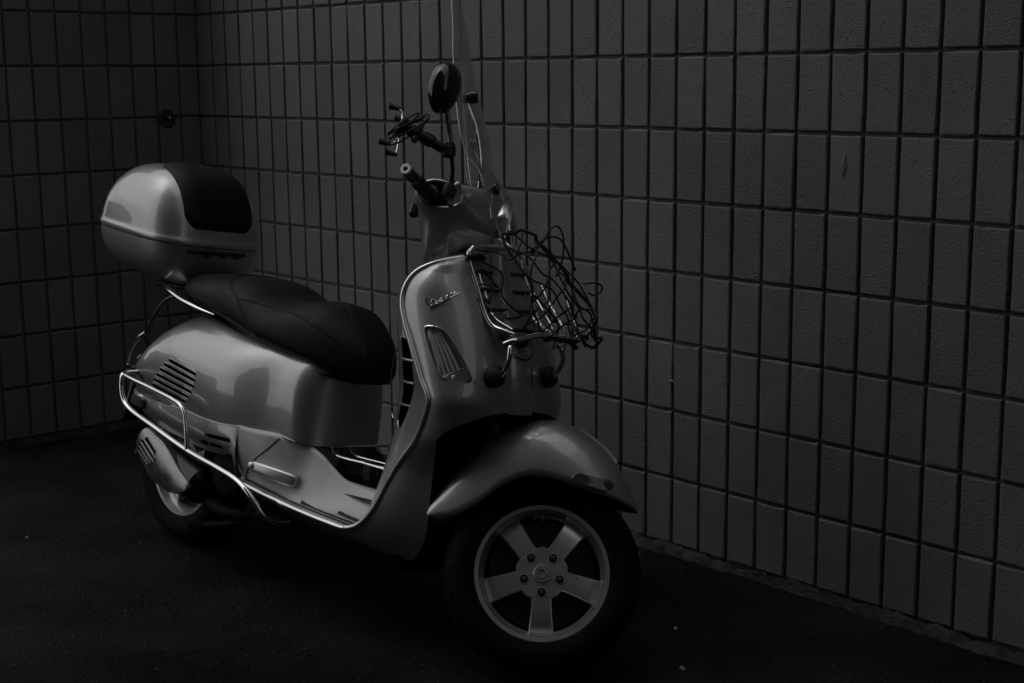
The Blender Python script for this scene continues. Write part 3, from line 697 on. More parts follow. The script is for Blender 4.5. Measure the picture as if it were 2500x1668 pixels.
for k, st in enumerate(VESPA):
    r0 = [.0026, .0021, .0012, .0013, .0013, .0012, .0012, .0015][k]; pts = spline([A(*p)+nrm(A(.55, -.83, .1))*.0028 for p in st], 6*len(st))
    rr = np.full(len(pts), r0)
    if k == 0: rr = np.linspace(.0034, .0014, len(pts))
    if k == 1: rr = np.linspace(.0030, .0013, len(pts))
    b.tube(pts, rr, 8)
b.build('script_badge', 'chrome', shield)

# ---- seat
rows = [seatring(X) for X in np.concatenate([np.linspace(-.02, .06, 10)[:-1], np.linspace(.06, .74, 60)[:-1], np.linspace(.74, .812, 14)])]
b = MB(); b.grid(rows, closed=True, capends=True); seat = weld(b.build('seat', 'leather', SC))
def stitch(pts, r=.0016):
    pts = spline([A(*p) for p in pts], 60); out = []
    for p in pts:
        ring = np.array(seatring(p[0], 240)); k = np.argmin(np.hypot(ring[:, 1]-p[1], ring[:, 2]-p[2])); q = ring[k]; c = A(p[0], 0, p[2]-.05)
        out.append(q+nrm(q-c)*.0004)
    out = np.array(out); sm = out.copy(); sm[1:-1] = (out[:-2]+out[1:-1]*2+out[2:])/4
    MB().tube(sm, r, 6).build('seam_piping', 'leather', seat)
S1 = [(.20, .0, .838), (.215, -.05, .836), (.238, -.084, .832), (.266, -.12, .821), (.294, -.142, .805), (.336, -.154, .789), (.383, -.166, .753), (.423, -.17, .719), (.462, -.168, .691), (.485, -.166, .672)]
S2 = [(.325, -.151, .793), (.353, -.158, .780), (.411, -.14, .774), (.484, -.124, .767), (.591, -.131, .759), (.669, -.124, .737), (.734, -.1, .706), (.762, -.087, .684), (.784, -.071, .665), (.798, -.051, .655)]
S3 = [(.625, 0., .801), (.64, -.01, .80), (.70, -.029, .776), (.759, -.038, .729), (.787, -.042, .696), (.798, -.05, .660)]
S4 = [(.02, -.085, .815), (.036, -.108, .805), (.07, -.13, .79), (.12, -.15, .765), (.159, -.151, .743)]
for st in (S1, S2, S3, S4):
    stitch(st); stitch([(x, -y, z) for x, y, z in st])
for st in (S1, S3):        # double row
    stitch([(x+.008, y, z) for x, y, z in st], .0009)
# seat hinge skirt
b = MB(); b.grid([[(X, sg_*min(.15, itp(SX, SWd, X)*.86), itp(SX, SBz, X)+dz) for sg_ in (-1, 1)] for X in np.linspace(.02, .79, 20) for dz in (0,)]); b.build('seat_base', 'black_plastic', SC)
for sg in (-1, 1):
    pts = spline([A(.262, sg*.166, .722), A(.20, sg*.178, .733), A(.12, sg*.180, .748), (.055, sg*.172, .762), (.0, sg*.155, .772), (-.08, sg*.12, .778)], 40)
    MB().tube(pts, np.concatenate([np.linspace(.002, .0095, 12), np.full(28, .0095)]), 12, flat=.7).build('grab_rail', 'chrome', SC)
# ---- tail: rear carrier, lamp, plate, guard
for sg in (-1, 1):
    MB().tube(spline([A(.06, sg*.165, .755), A(.0, sg*.16, .735), A(-.10, sg*.14, .66), A(-.19, sg*.10, .60), A(-.24, sg*.06, .585)], 30), .007, 10).build('carrier_strut', 'black_plastic', SC)
    MB().tube(spline([A(-.11, sg*.150, .628), A(-.17, sg*.140, .60), A(-.215, sg*.136, .55), A(-.232, sg*.132, .515), A(-.27, sg*.10, .505), A(-.29, sg*.02, .503)], 40), .0055, 10).build('tail_guard', 'chrome', SC)
MB().box((-.10, 0, .775), (.20, .16, .016), bev=.006).build('case_mount_plate', 'black_plastic', SC)
b = MB(); b.box((-.285, 0, .515), (.03, .13, .05), bev=.012); b.build('tail_lamp', 'amber', SC)
b = MB(); b.box((-.285, 0, .415), (.004, .17, .11), np.array(Matrix.Rotation(rad(18), 3, 'Y')), .001); b.build('number_plate', 'plate', SC)
b = MB(); b.grid([[(-.25-.05*t, y, .47-.14*t) for y in np.linspace(-.09, .09, 5)] for t in np.linspace(0, 1, 6)]); b.build('rear_mudflap', 'black_plastic', SC, solid=.004)
# ---- side crash bar
for sg in (-1, 1):
    lowb = [(-.075, .19, .512), (-.062, .232, .512), (-.041, .258, .505), (-.035, .262, .47), (-.017, .262, .436), (.012, .262, .418), (.167, .262, .381), (.334, .260, .345), (.489, .260, .3235), (.565, .258, .309), (.612, .256, .290), (.645, .248, .262), (.664, .232, .232), (.676, .20, .212), (.68, .14, .208)]
    bar = MB().tube(spline([A(x, sg*y, z) for x, y, z in lowb], 110), .0078, 14).build('crash_bar', 'chrome', SC)
    upb = [(-.065, .232, .513), (-.03, .258, .5085), (.116, .262, .4915), (.238, .262, .4755), (.280, .262, .465), (.303, .262, .445), (.318, .262, .403), (.330, .261, .347)]
    MB().tube(spline([A(x, sg*y, z) for x, y, z in upb], 80), .0066, 12).build('crash_bar_loop', 'chrome', bar)
# ---- engine, exhaust, stand
MB().box((.26, .02, .26), (.36, .16, .16), bev=.04).build('engine_case', 'engine', SC)
b = MB(); b.lathe((.38, -.13, .29), (0, -1, 0), [(0, .07), (.03, .068), (.04, .05), (.042, .02), (.05, .015), (.05, .001)], 28); b.build('fan_cover', 'engine', SC)
MB().box((.10, .10, .24), (.42, .07, .10), bev=.03).build('transmission_case', 'engine', SC)
MB().tube(spline([A(.50, -.06, .20), A(.42, -.12, .175), A(.33, -.15, .18), A(.27, -.15, .21)], 24), .018, 14).build('exhaust_pipe', 'engine', SC)
b = MB(); b.tube(spline([A(.30, -.155, .225), A(.26, -.158, .235), A(.13, -.158, .27), A(.03, -.158, .30), A(.005, -.158, .308)], 24), [.02]+[.045]+[.06]*18+[.058, .05, .035, .02], 24, flat=.95); b.build('muffler', 'steel_dark', SC)
MB().tube([A(.01, -.165, .30), A(-.045, -.17, .28), A(-.06, -.17, .265)], .014, 12).build('muffler_outlet', 'steel_dark', SC)
SHD = [(.036, .362), (.062, .356), (.087, .347), (.123, .335), (.168, .311), (.225, .276), (.283, .244), (.290, .234), (.282, .221), (.262, .209), (.230, .203), (.160, .200), (.075, .217), (.041, .240), (.010, .272), (.006, .304), (.018, .338)]
ring = spline([A(*p) for p in SHD], 72, True); cc = ring.mean(0)
axl = nrm(A(.25, -.115))
def shd(f, y, dome=.018):
    out = []
    for p in ring:
        q = cc+(p-cc)*f; d = abs(np.dot(q-cc, A(-axl[1], axl[0])))/.06; out.append((q[0], y-dome*(1-min(1, d)**2), q[1]))
    return out
b = MB(); b.grid([shd(1.0, -.183), shd(1.0, -.203), shd(.985, -.2065), shd(.96, -.208), shd(.7, -.209), shd(.4, -.209), shd(.1, -.209), shd(.01, -.209)], closed=True); b.f.append(tuple(range(72))[::-1]); sh_o = weld(b.build('muffler_shield', 'shield', SC))
cs = []
SL4 = [((.062, .332), (.112, .303)), ((.046, .324), (.118, .281)), ((.037, .312), (.098, .272)), ((.030, .298), (.078, .266))]
for p, q in SL4: cs.append(prism_y(capsule2d(p, q, .0052), -.17, -.26, SC))
bool_cut(sh_o, cs)
for p, q in SL4:
    pts = capsule2d(p, q, .0058); pr = []
    for x, z in pts:
        d = abs(np.dot(A(x, z)-cc, A(-axl[1], axl[0])))/.06; pr.append((x, -.2095-.018*(1-min(1, d)**2), z))
    MB().tube(pr+[pr[0]], .0012, 6).build('shield_slot_lip', 'shield', sh_o)
for x, z in ((.042, .343), (.232, .222)):
    MB().lathe((x, -.2085, z), (0, -1, 0), [(0, .0085), (.003, .0085), (.0035, .0065), (.001, .004), (.001, .0003)], 16).build('shield_screw', 'steel_dark', sh_o)
MB().tube(spline([A(.60, .10, .20), A(.52, .15, .15), A(.44, .22, .08), A(.42, .25, .045)], 16), .011, 10).build('side_stand', 'steel_dark', SC)
for sg in (-1, 1):
    MB().tube(spline([A(.50, sg*.09, .20), A(.40, sg*.12, .15), A(.27, sg*.14, .115), A(.24, sg*.17, .11)], 16), .011, 10).build('centre_stand_leg', 'engine', SC)
MB().tube([A(.13, -.155, .235), A(.0, -.12, .243)], .02, 12).build('rear_swingarm', 'engine', SC)

# ---- wheels
def wheel(name, c, R, tw, mtx, spin, tread=True):
    w = MB(); rl = .166; hw = .046*tw/.118
    seg = 96; ang = np.linspace(0, 2*math.pi, seg, endpoint=False)
    def ringy(r, y): return [(r*math.cos(a), y, r*math.sin(a)) for a in ang]
    prof = [(.1475, -hw+.004), (.150, -hw-.0015), (.162, -hw-.003), (rl, -hw), (.163, -hw+.006), (.150, -hw+.012), (.146, 0), (.150, hw-.01), (rl, hw), (.160, hw+.003), (.148, hw), (.140, 0), (.138, -hw+.02), (.1465, -hw+.004)]
    w.grid([ringy(r, y) for r, y in prof], closed=True, flip=True)
    rim = w.build(name, 'alloy', SC, mtx=(mtx if mtx is not None else Matrix.Identity(4))@Matrix.Translation(Vector(c)), sharp=40)
    # spokes: star plate, face slightly dished inwards
    star = []
    for k in range(5):
        a = spin+k*2*math.pi/5
        def pt(da, r, y): return (r*math.cos(a+da), y, r*math.sin(a+da))
        b = MB(); rws = []
        for r, h, y in ((.040, .030, -.034), (.058, .0235, -.034), (.075, .0235, -.0335), (.11, .0265, -.030), (.135, .0295, -.022), (.146, .031, -.012)):
            ca, sa = math.cos(a), math.sin(a); row = []
            for yy, s_ in ((y+.022, -1), (y+.003, -1), (y, -.90), (y-.0012, 0), (y, .90), (y+.003, 1), (y+.022, 1)):
                row.append((r*ca-s_*h*sa, yy, r*sa+s_*h*ca))
            rws.append(row)
        b.grid(rws); b.build('spoke', 'alloy', rim)
        bx_, bz_ = .044*math.cos(a), .044*math.sin(a)
        MB().lathe((bx_, -.0352, bz_), (0, -1, 0), [(.0005, .0118), (.0022, .0113), (.0022, .0100), (-.001, .0095)], 20).build('bolt_seat', 'alloy', rim)
        MB().lathe((bx_, -.0360, bz_), (0, -1, 0), [(0, .0094), (.0004, .0001)], 20).build('bolt_well', 'void', rim)
        MB().lathe((bx_, -.0360, bz_), (0, -1, 0), [(0, .0058), (.004, .0058), (.0045, .0048), (.0045, .0028), (.001, .0025), (.001, .0002)], 12).build('wheel_bolt', 'dull_metal', rim)
    b = MB(); hb = []
    for k in range(60):
        a = spin+k*2*math.pi/60; r = .060-.004*math.cos(5*(a-spin)); hb.append((r, a))
    b.grid([[(r*f*math.cos(a), y, r*f*math.sin(a)) for r, a in hb] for f, y in ((1, -.010), (1, -.032), (.965, -.0352), (.6, -.0354), (.30, -.0354))], closed=True, flip=True); b.build('hub', 'alloy', rim)
    MB().lathe((0, -.034, 0), (0, -1, 0), [(0, .0215), (.006, .0205), (.0085, .0180), (.0085, .0145), (.005, .014), (.0115, .0135), (.0118, .0095), (.007, .009), (.007, .0003)], 28).build('axle_nut', 'alloy', rim)
    MB().lathe((0, .0, 0), (0, -1, 0), [(-.02, .128), (-.012, .128), (-.012, .02), (-.02, .02), (-.02, .128)], 48).build('brake_disc', 'steel_dark', rim)
    MB().lathe((0, .025, 0), (0, -1, 0), [(-.02, .06), (.045, .055), (.046, .01)], 32).build('hub_carrier', 'engine', rim)
    MB().lathe((0, .03, 0), (0, -1, 0), [(0, .139), (.002, .05), (.002, .001)], 40).build('rim_back', 'void', rim)
    # tyre with cut tread
    t = MB(); sg_ = 240; prof = []; Wd = tw/2
    for k in range(33):
        u = -1+2*k/32; a = u*math.pi*.70; yy = Wd*math.sin(a)/math.sin(math.pi*.5) if abs(a) < math.pi/2 else Wd*math.copysign(1, u)*(math.sin(abs(a)))
        rr = R-.045+.045*math.cos(a)*1.0 if abs(a) < math.pi/2 else R-.045-(R-.045-.158)*((abs(a)-math.pi/2)/(math.pi*.20))
        prof.append((yy, rr, u))
    rws = []
    for i in range(sg_):
        th = 2*math.pi*i/sg_; row = []
        for yy, rr, u in prof:
            d = 0
            if tread and abs(u) < .62:
                ph = (th*24/(2*math.pi)+1.6*abs(u)*(1 if u > 0 else 1)+(0 if u > 0 else .5)) % 1
                if (ph < .16 and .06 < abs(u) < .55): d = .0045
                if (.45 < ph < .58 and .22 < abs(u) < .62): d = .0035
            row.append(((rr-d)*math.cos(th), yy, (rr-d)*math.sin(th)))
        rws.append(row)
    rws.append(rws[0]); t.grid(rws); weld(t.build('tyre', 'tyre', rim, sharp=60))
    MB().tube([A(.135*math.cos(spin+.6), -.05, .135*math.sin(spin+.6)), A(.12*math.cos(spin+.62), -.052, .12*math.sin(spin+.62))], .0035, 8).build('valve', 'rubber', rim)
    return rim
wheel('front_wheel', (WB, 0, .2365), .2365, .120, STM, rad(66.4))
wheel('rear_wheel', (0, 0, .2435), .2435, .132, None, rad(20))

# ---- front suspension, fender (turned with the bars)
b = MB(); b.grid([fendring(X) for X in np.concatenate([np.linspace(1.146, 1.17, 8)[:-1], np.linspace(1.17, 1.60, 50)[:-1], np.linspace(1.60, 1.634, 10)])], flip=True); fen = weld(b.build('front_fender', 'paint', SC, mtx=STM)); md = fen.modifiers.new('solid', 'SOLIDIFY'); md.thickness = .003; md.offset = -1
def fendY(X, z):
    r = np.array(fendring(X, 80))[40:]; o_ = np.argsort(r[:, 2]); return -float(np.interp(z, r[o_, 2], r[o_, 1]))
b = MB(); q = spline([A(*p) for p in [(1.464, .4615), (1.470, .4765), (1.51, .479), (1.555, .4815), (1.565, .472), (1.555, .456), (1.51, .4535), (1.473, .4525)]], 36, True); c2 = q.mean(0)
def fr(f, h): return [(p[0], -(fendY(p[0], p[1])+h), p[1]) for p in [c2+(k-c2)*f for k in q]]
b.grid([fr(1.0, -.002), fr(1.0, .004), fr(.93, .0065), fr(.5, .0065), fr(.05, .0065)], closed=True, flip=True); b.build('fender_reflector', 'amber', fen)
b = MB(); cx = [1.452, 1.48, 1.51, 1.535, 1.556]; b.grid([[(X+.004, y, itp(FX, FT, X)+h) for y, h in ((-.007, -.002), (-.006, .005), (-.002, .0075), (.002, .0075), (.006, .005), (.007, -.002))] for X in np.linspace(1.452, 1.556, 14)], flip=True, capends=True); b.build('fender_crest', 'paint', fen)
b = MB(); b.grid([[(X, y*itp(FX, FW, X)*.6, itp(FX, FT, X)-.035-.05*y*y) for y in np.linspace(-1, 1, 9)] for X in np.linspace(1.20, 1.56, 20)]); b.build('fender_shade_sheet', 'void', fen)  # black sheet for the shade under the fender
b = MB(); b.tube(spline([A(*(AXP+AXD*.98)), A(*(AXP+AXD*.62)), A(1.30, .045, .50), A(1.29, .085, .40), A(1.33, .095, .29), A(1.38, .09, .24)], 40), .024, 16); b.build('fork_tube', 'steel_dark', SC, mtx=STM)
b = MB(); b.tube(spline([A(1.34, .095, .27), A(1.40, .09, .235), A(WB, .06, .2365), A(WB, .01, .2365)], 20), .022, 12); b.build('trailing_link', 'engine', SC, mtx=STM)
b = MB(); b.tube(spline([A(1.30, .10, .52), A(1.36, .10, .40), A(1.42, .10, .27)], 14), .019, 12); b.build('front_damper', 'steel_dark', SC, mtx=STM)
# ---- headset (turned)
O0 = [(.914, 1.085), (.928, 1.112), (.952, 1.128), (.985, 1.134), (1.03, 1.128), (1.07, 1.130), (1.11, 1.132), (1.143, 1.118), (1.163, 1.075), (1.166, 1.03), (1.150, .992), (1.115, .972), (1.075, .958), (1.052, .930), (1.044, .900), (.984, .900), (.968, .945), (.952, .985), (.938, 1.03), (.924, 1.06)]
OV = [(.928, 1.067), (.932, 1.082), (.942, 1.095), (.960, 1.105), (.980, 1.1085), (1.005, 1.106), (1.025, 1.098), (1.040, 1.086), (1.048, 1.072), (1.047, 1.060), (1.040, 1.050), (1.028, 1.043), (1.012, 1.037), (.996, 1.034), (.980, 1.032), (.964, 1.032), (.950, 1.035), (.940, 1.041), (.932, 1.049), (.928, 1.058)]
o0 = spline([A(*p) for p in O0], 60, True); ov = spline([A(*p) for p in OV], 60, True)
def hsec(Y, f, s): return [((a*(1-s)+v*s)[0], Y, (a*(1-s)+v*s)[1]) for a, v in zip(o0, ov)] if f == 1 else [(ov.mean(0)+(p-ov.mean(0))*f).tolist()[:1]+[Y]+(ov.mean(0)+(p-ov.mean(0))*f).tolist()[1:] for p in ov]
prof = [(0, 0), (.02, .005), (.04, .03), (.055, .08), (.07, .17), (.083, .30), (.095, .46), (.107, .66), (.118, .84), (.127, .95), (.133, 1)]
rws = [hsec(-Y, 1, s) for Y, s in prof[::-1]]+[hsec(Y, 1, s) for Y, s in prof[1:]]
rws = [hsec(-.120, .78, 1), hsec(-.133, .84, 1), hsec(-.1345, .92, 1)]+rws+[hsec(.1345, .92, 1), hsec(.133, .84, 1), hsec(.120, .78, 1)]
b = MB(); b.grid(rws, closed=True, flip=True); hs = weld(b.build('headset', 'paint', SC, mtx=STM))
for sg in (-1, 1):
    b = MB(); b.grid([hsec(sg*.1335, .86, 1), hsec(sg*.117, .80, 1), hsec(sg*.112, .4, 1), hsec(sg*.112, .02, 1)], closed=True, flip=(sg > 0)); weld(b.build('switch_recess', 'black_plastic', hs))
    g0, g1 = A(.972, sg*.112, 1.063), A(.921, sg*.300, 1.056); dr = nrm(g1-g0); L = np.linalg.norm(g1-g0)
    grip = MB().lathe(g0, dr, [(0, .021), (.018, .022), (.024, .0245), (.030, .0245), (.033, .0175), (.05, .0165), (.09, .0168), (.125, .0160), (.130, .0155)], 24).build('handgrip', 'rubber', hs)
    for k in range(7): MB().lathe(g0+dr*(.045+.011*k), dr, [(0, .0166), (.002, .0178), (.005, .0178), (.007, .0166)], 24).build('grip_rib', 'rubber', grip)
    MB().lathe(g0, dr, [(.129, .0150), (.131, .0158), (.150, .0155), (.176, .0142), (L-.006, .0136)], 24).build('bar_end_weight', 'gloss_black', grip)
    MB().lathe(g0, dr, [(L-.007, .0136), (L-.003, .0136), (L, .0125), (L, .0062), (L-.004, .0055)], 24).build('bar_end_ring', 'white', grip)
    MB().lathe(g0, dr, [(L-.004, .0058), (L-.0035, .0003)], 20).build('bar_end_screw', 'void', grip)
    lv = MB().tube(spline([A(1.012, sg*.12, 1.055), A(1.030, sg*.16, 1.050), A(1.046, sg*.215, 1.052), A(1.052, sg*.262, 1.050), A(1.050, sg*.288, 1.047)], 30), np.concatenate([np.full(20, .0062), np.linspace(.0062, .0048, 10)]), 10).build('brake_lever', 'alloy', hs)
    MB().ball((1.050, sg*.290, 1.0475), .0085).build('lever_ball', 'alloy', lv)
    MB().box((1.010, sg*.122, 1.066), (.045, .03, .028), bev=.006).build('switch_block', 'black_plastic', hs)
b = MB(); b.ball((1.105, 0, .952), (.072, .074, .048), 28, 18); b.build('headset_lower_dark_form', 'gloss_black', hs)  # dark glossy ellipsoid between headlamp and legshield top
# headlamp
lc, la = A(1.140, 0, 1.047), nrm(A(.965, 0, .262))
lamp = MB().lathe(lc, la, [(-.02, .070), (.012, .082), (.022, .084), (.030, .081), (.030, .074), (.024, .072)], 48).build('headlamp', 'chrome', hs)
MB().lathe(lc, la, [(.026, .073), (.036, .060), (.043, .04), (.046, .02), (.047, .001)], 40).build('lens', 'lens', lamp)
MB().lathe(lc, la, [(.024, .072), (.0, .05), (-.018, .02), (-.02, .001)], 40).build('reflector', 'chrome', lamp)
for k in range(14):
    a = -1.15+k*.085; uu = nrm(np.cross(la, (0, 1, 0)))
    c = lc+la*.0315+.0785*(math.sin(a+.35)*A(0, -1, 0)*-1*-1+math.cos(a+.35)*-uu*1.0)
    MB().box(c, (.004, .004, .0022), bev=.0006).build('rim_rib', 'chrome', lamp)
# instrument pod and rear items
MB().ball((.985, 0, 1.13), (.055, .06, .022)).build('dash', 'gloss_black', hs)
MB().box((.922, -.045, 1.045), (.022, .03, .036), bev=.006).build('ignition_switch', 'black_plastic', hs)
# mirror on the right bar
stem = MB().tube(spline([A(1.018, -.190, 1.082), A(1.016, -.205, 1.110), A(1.003, -.222, 1.150), A(.989, -.230, 1.195), A(.972, -.240, 1.240), A(.966, -.250, 1.262)], 30), [.0052]*10+[.0062]*20, 10).build('mirror', 'gloss_black', SC, mtx=STM)
MB().lathe((1.020, -.178, 1.060), nrm(A(-.03, -.3, 1)), [(-.005, .020), (.015, .019), (.026, .014), (.034, .008), (.036, .003)], 20).build('rubber_boot', 'rubber', stem)
mc = A(.951, -.270, 1.287); mn = nrm(A(-.72, .68, .05)); mu = nrm(A(-.06, .0, 1)-mn*np.dot(A(-.06, .0, 1), mn)); mr = np.cross(mu, mn)
def mring(f, d):
    out = []
    for a in np.linspace(0, 2*math.pi, 40, endpoint=False):
        ex = .043*math.cos(a)*(1+.08*math.sin(a)); ez = .0655*math.sin(a)
        out.append(mc+mr*ex*f+mu*ez*f+mn*d)
    return out
b = MB(); b.grid([mring(.93, .0005), mring(.985, .0022), mring(1.0, -.002), mring(.97, -.014), mring(.80, -.027), mring(.45, -.036), mring(.02, -.038)], closed=True); weld(b.build('mirror_shell', 'gloss_black', stem))
b = MB(); b.grid([mring(.94, .0008), mring(.5, .0022), mring(.01, .0028)], closed=True, flip=True); weld(b.build('mirror_glass', 'mirror_glass', stem))
# windscreen (turned): bowed acrylic sheet, rods, knobs
SPX = [.985, 1.02, 1.056, 1.096, 1.134, 1.155, 1.186, 1.234, 1.302, 1.36, 1.434, 1.502, 1.593, 1.661, 1.70]; SPX_X = [1.190, 1.187, 1.182, 1.170, 1.148, 1.118, 1.098, 1.074, 1.044, 1.017, .978, .949, .912, .880, .862]
def scrx(z): return itp(SPX, SPX_X, z)
rws = []
for u in np.linspace(-1, 1, 41):
    zt = 1.695-.13*abs(u)**3.2; zb = 1.125-.13*abs(u/.62)**2 if abs(u) < .62 else .995+.10*((abs(u)-.62)/.38)**2.2; row = []
    for v in np.linspace(0, 1, 40):
        z = zb+(zt-zb)*v; hw = itp([.98, 1.04, 1.12, 1.3, 1.5, 1.6, 1.7], [.165, .185, .198, .202, .185, .168, .15], z); y = u*hw
        row.append((scrx(z)-itp([.98, 1.1, 1.2, 1.3, 1.5, 1.7], [.055, .075, .075, .070, .034, .02], z)*u*u, y, z))
    rws.append(row)
b = MB(); b.grid(rws); scr = b.build('windscreen', 'screen', SC, mtx=STM, solid=.003)
rim_ = [r_[0] for r_ in rws]+[p_ for p_ in rws[-1][1:]]+[r_[-1] for r_ in rws[::-1]][1:]+[p_ for p_ in rws[0][::-1]][1:]
MB().tube(rim_, .0010, 6).build('screen_edge_glint', 'rib', scr)  # pale bead painted as the light caught by the sheet's edge
for sg in (-1, 1):
    kx = A(1.002, sg*.150, 1.330)
    rod = MB().tube(spline([kx+A(-.002, 0, -.018), A(1.035, sg*.150, 1.255), A(1.062, sg*.148, 1.19), A(1.075, sg*.135, 1.14), A(1.078, sg*.12, 1.112)], 30), .0048, 10).build('screen_rod', 'chrome', scr)
    MB().lathe(kx-nrm(A(.95, 0, .3))*.018, nrm(A(.95, 0, .3)), [(0, .004), (0, .012), (.016, .0135), (.016, .0150), (.018, .0165), (.034, .0165), (.037, .014), (.037, .001)], 20).build('screen_knob', 'gloss_black', rod)
    kx = A(1.118, sg*.150, 1.106)
    MB().lathe(kx-nrm(A(.9, sg*.3, .3))*.012, nrm(A(.9, sg*.3, .3)), [(0, .003), (0, .010), (.010, .011), (.012, .0145), (.022, .0145), (.025, .012), (.025, .001)], 20).build('screen_knob', 'gloss_black', rod)
    MB().tube(spline([A(1.118, sg*.15, 1.104), A(1.120, sg*.152, 1.06), A(1.128, sg*.150, 1.03)], 14), .0026, 8).build('screen_wire', 'chrome', rod)
# ---- front carrier, chrome, with rubber buffers
car = MB()
main = []
for sg in (-1, 1):
    main.append(spline([A(1.188, sg*.075, .990), A(1.190, sg*.088, .978), A(1.197, sg*.090, .955), A(1.232, sg*.090, .897), A(1.268, sg*.090, .836), A(1.292, sg*.088, .812), A(1.325, sg*.082, .802), A(1.352, sg*.070, .796)], 40))
carrier = MB().tube(main[0], .0068, 12).build('front_carrier', 'chrome', SC)
MB().tube(main[1], .0068, 12).build('carrier_tube', 'chrome', carrier)
MB().tube(spline([A(1.188, -.075, .990), A(1.190, -.04, .994), A(1.194, .04, .994), A(1.19, .075, .990)], 16), .0068, 12).build('carrier_tube', 'chrome', carrier)
for sg in (-1, 1):
    MB().tube(spline([A(1.205, sg*.066, .945), A(1.214, sg*.070, .925), A(1.245, sg*.070, .876), A(1.278, sg*.070, .830), A(1.335, sg*.062, .806)], 26), .0042, 10).build('carrier_tube', 'chrome', carrier)
    MB().tube(spline([A(1.352, sg*.080, .778), A(1.362, sg*.090, .765), A(1.366, sg*.094, .745), A(1.358, sg*.093, .720), A(1.344, sg*.091, .700)], 24), .0068, 12).build('carrier_leg', 'chrome', carrier)
    MB().lathe((1.312, sg*.091, .690), nrm(A(.93, sg*.22, .25)), [(0, .006), (.002, .020), (.010, .0265), (.020, .0265), (.029, .020), (.033, .010), (.034, .001)], 24).build('rubber_buffer', 'rubber', carrier)
    MB().lathe((1.315, sg*.075, .79), nrm(A(.9, sg*.3, .3)), [(0, .012), (.014, .013), (.018, .009), (.018, .001)], 16).build('clamp', 'black_plastic', carrier)
for z, x in ((.935, 1.213), (.893, 1.237), (.848, 1.262)):
    MB().tube([A(x, -.088, z), A(x+.004, 0, z), A(x, .088, z)], .0045, 10).build('carrier_slat', 'dull_metal', carrier)
# folded shelf: two more loops standing off the frame
for y in (.045, .085):
    MB().tube(spline([A(1.275, y, .915), A(1.298, y, .885), A(1.330, y, .852), A(1.362, y, .818), A(1.376, y, .79), A(1.374, y, .765)], 26), .0048, 10).build('carrier_tube', 'chrome', carrier)
MB().tube(spline([A(1.346, -.094, .773), A(1.362, -.086, .782), A(1.372, -.04, .794), A(1.376, -.01, .800), A(1.380, .03, .798), A(1.398, .09, .797), A(1.402, .105, .795)], 36), .0072, 12).build('carrier_shelf_bar', 'chrome', carrier)
MB().tube(spline([A(1.352, .09, .90), A(1.375, .092, .855), A(1.398, .094, .822), A(1.404, .10, .80)], 16), .005, 10).build('carrier_tube', 'chrome', carrier)
# thin wire hook behind the knee panel, cable from the headset
MB().tube(spline([A(.985, -.03, .735), A(.86, .02, .724), A(.837, .02, .689), A(.829, .02, .644), A(.831, .02, .611), A(.84, .02, .58), A(.852, .02, .521), A(.97, -.02, .50)], 50), .0014, 6).build('bag_hook_wire', 'chrome', SC)
MB().tube(spline([A(1.05, -.075, .965), A(1.09, -.11, .95), A(1.13, -.115, .955), A(1.17, -.10, .968), A(1.20, -.08, .975)], 30), .004, 8).build('cable', 'rubber', SC)
MB().box((1.03, -.085, .86), (.06, .05, .07), bev=.012).build('knee_hook', 'black_plastic', SC)
MB().tube(spline([A(.99, -.09, .90), A(.985, -.10, .875), A(1.0, -.11, .85), A(1.03, -.11, .84)], 20), .012, 10).build('cable_boot', 'rubber', SC)

# ------------------------------------------------------------------ top case on the tail
TC = empty('top_case', 'silver rounded top case with black backrest pad on the scooter tail', 'case'); TC.matrix_world = SCR
CZ = [.792, .799, .823, .86, .90, .925, .935, .95, 1.0, 1.05, 1.09, 1.12, 1.138, 1.143]
CA = [.090, .138, .192, .219, .227, .229, .229, .227, .216, .197, .170, .132, .078, .01]
CB = [.085, .122, .164, .191, .201, .204, .205, .204, .200, .188, .168, .138, .085, .012]
CC = [-.140, -.162, -.190, -.203, -.205, -.204, -.205, -.205, -.203, -.199, -.193, -.187, -.185, -.185]
def crng(z, n=64, off=0):
    a, b_, c = itp(CZ, CA, z)+off, itp(CZ, CB, z)+off, itp(CZ, CC, z); e = itp([.78, .85, 1.0, 1.14], [3.0, 3.5, 3.4, 2.6], z); out = []
    for t in np.linspace(0, 2*math.pi, n, endpoint=False):
        ct, st = math.cos(t), math.sin(t); out.append((c+a*abs(ct)**(2/e)*np.sign(ct), b_*abs(st)**(2/e)*np.sign(st), z-.10*(c+a*abs(ct)**(2/e)*np.sign(ct)+.17)))
    return out
b = MB(); b.grid([crng(z) for z in np.linspace(.792, .9195, 24)]+[crng(.920, off=-.004)], closed=True, capends=True); cbase = weld(b.build('case_base', 'paint', TC))
b = MB(); b.grid([crng(.9215, off=-.004), crng(.9215, off=.0010), crng(.924, off=.0022), crng(.935, off=.0026), crng(.9385, off=.0014), crng(.942, off=.0)]+[crng(z) for z in np.concatenate([np.linspace(.95, 1.10, 26), np.linspace(1.105, 1.143, 20)])], closed=True, capends=True); lid = weld(b.build('case_lid', 'paint', TC))
PP = [(itp(CZ, CC, z)+itp(CZ, CA, z), z) for z in (.972, .985, 1.0, 1.02, 1.04, 1.06, 1.08, 1.10, 1.115, 1.126)]+[(-.115, 1.139), (-.15, 1.1425), (-.19, 1.1435)]
pp = spline([A(*p) for p in PP], 34); rws = []
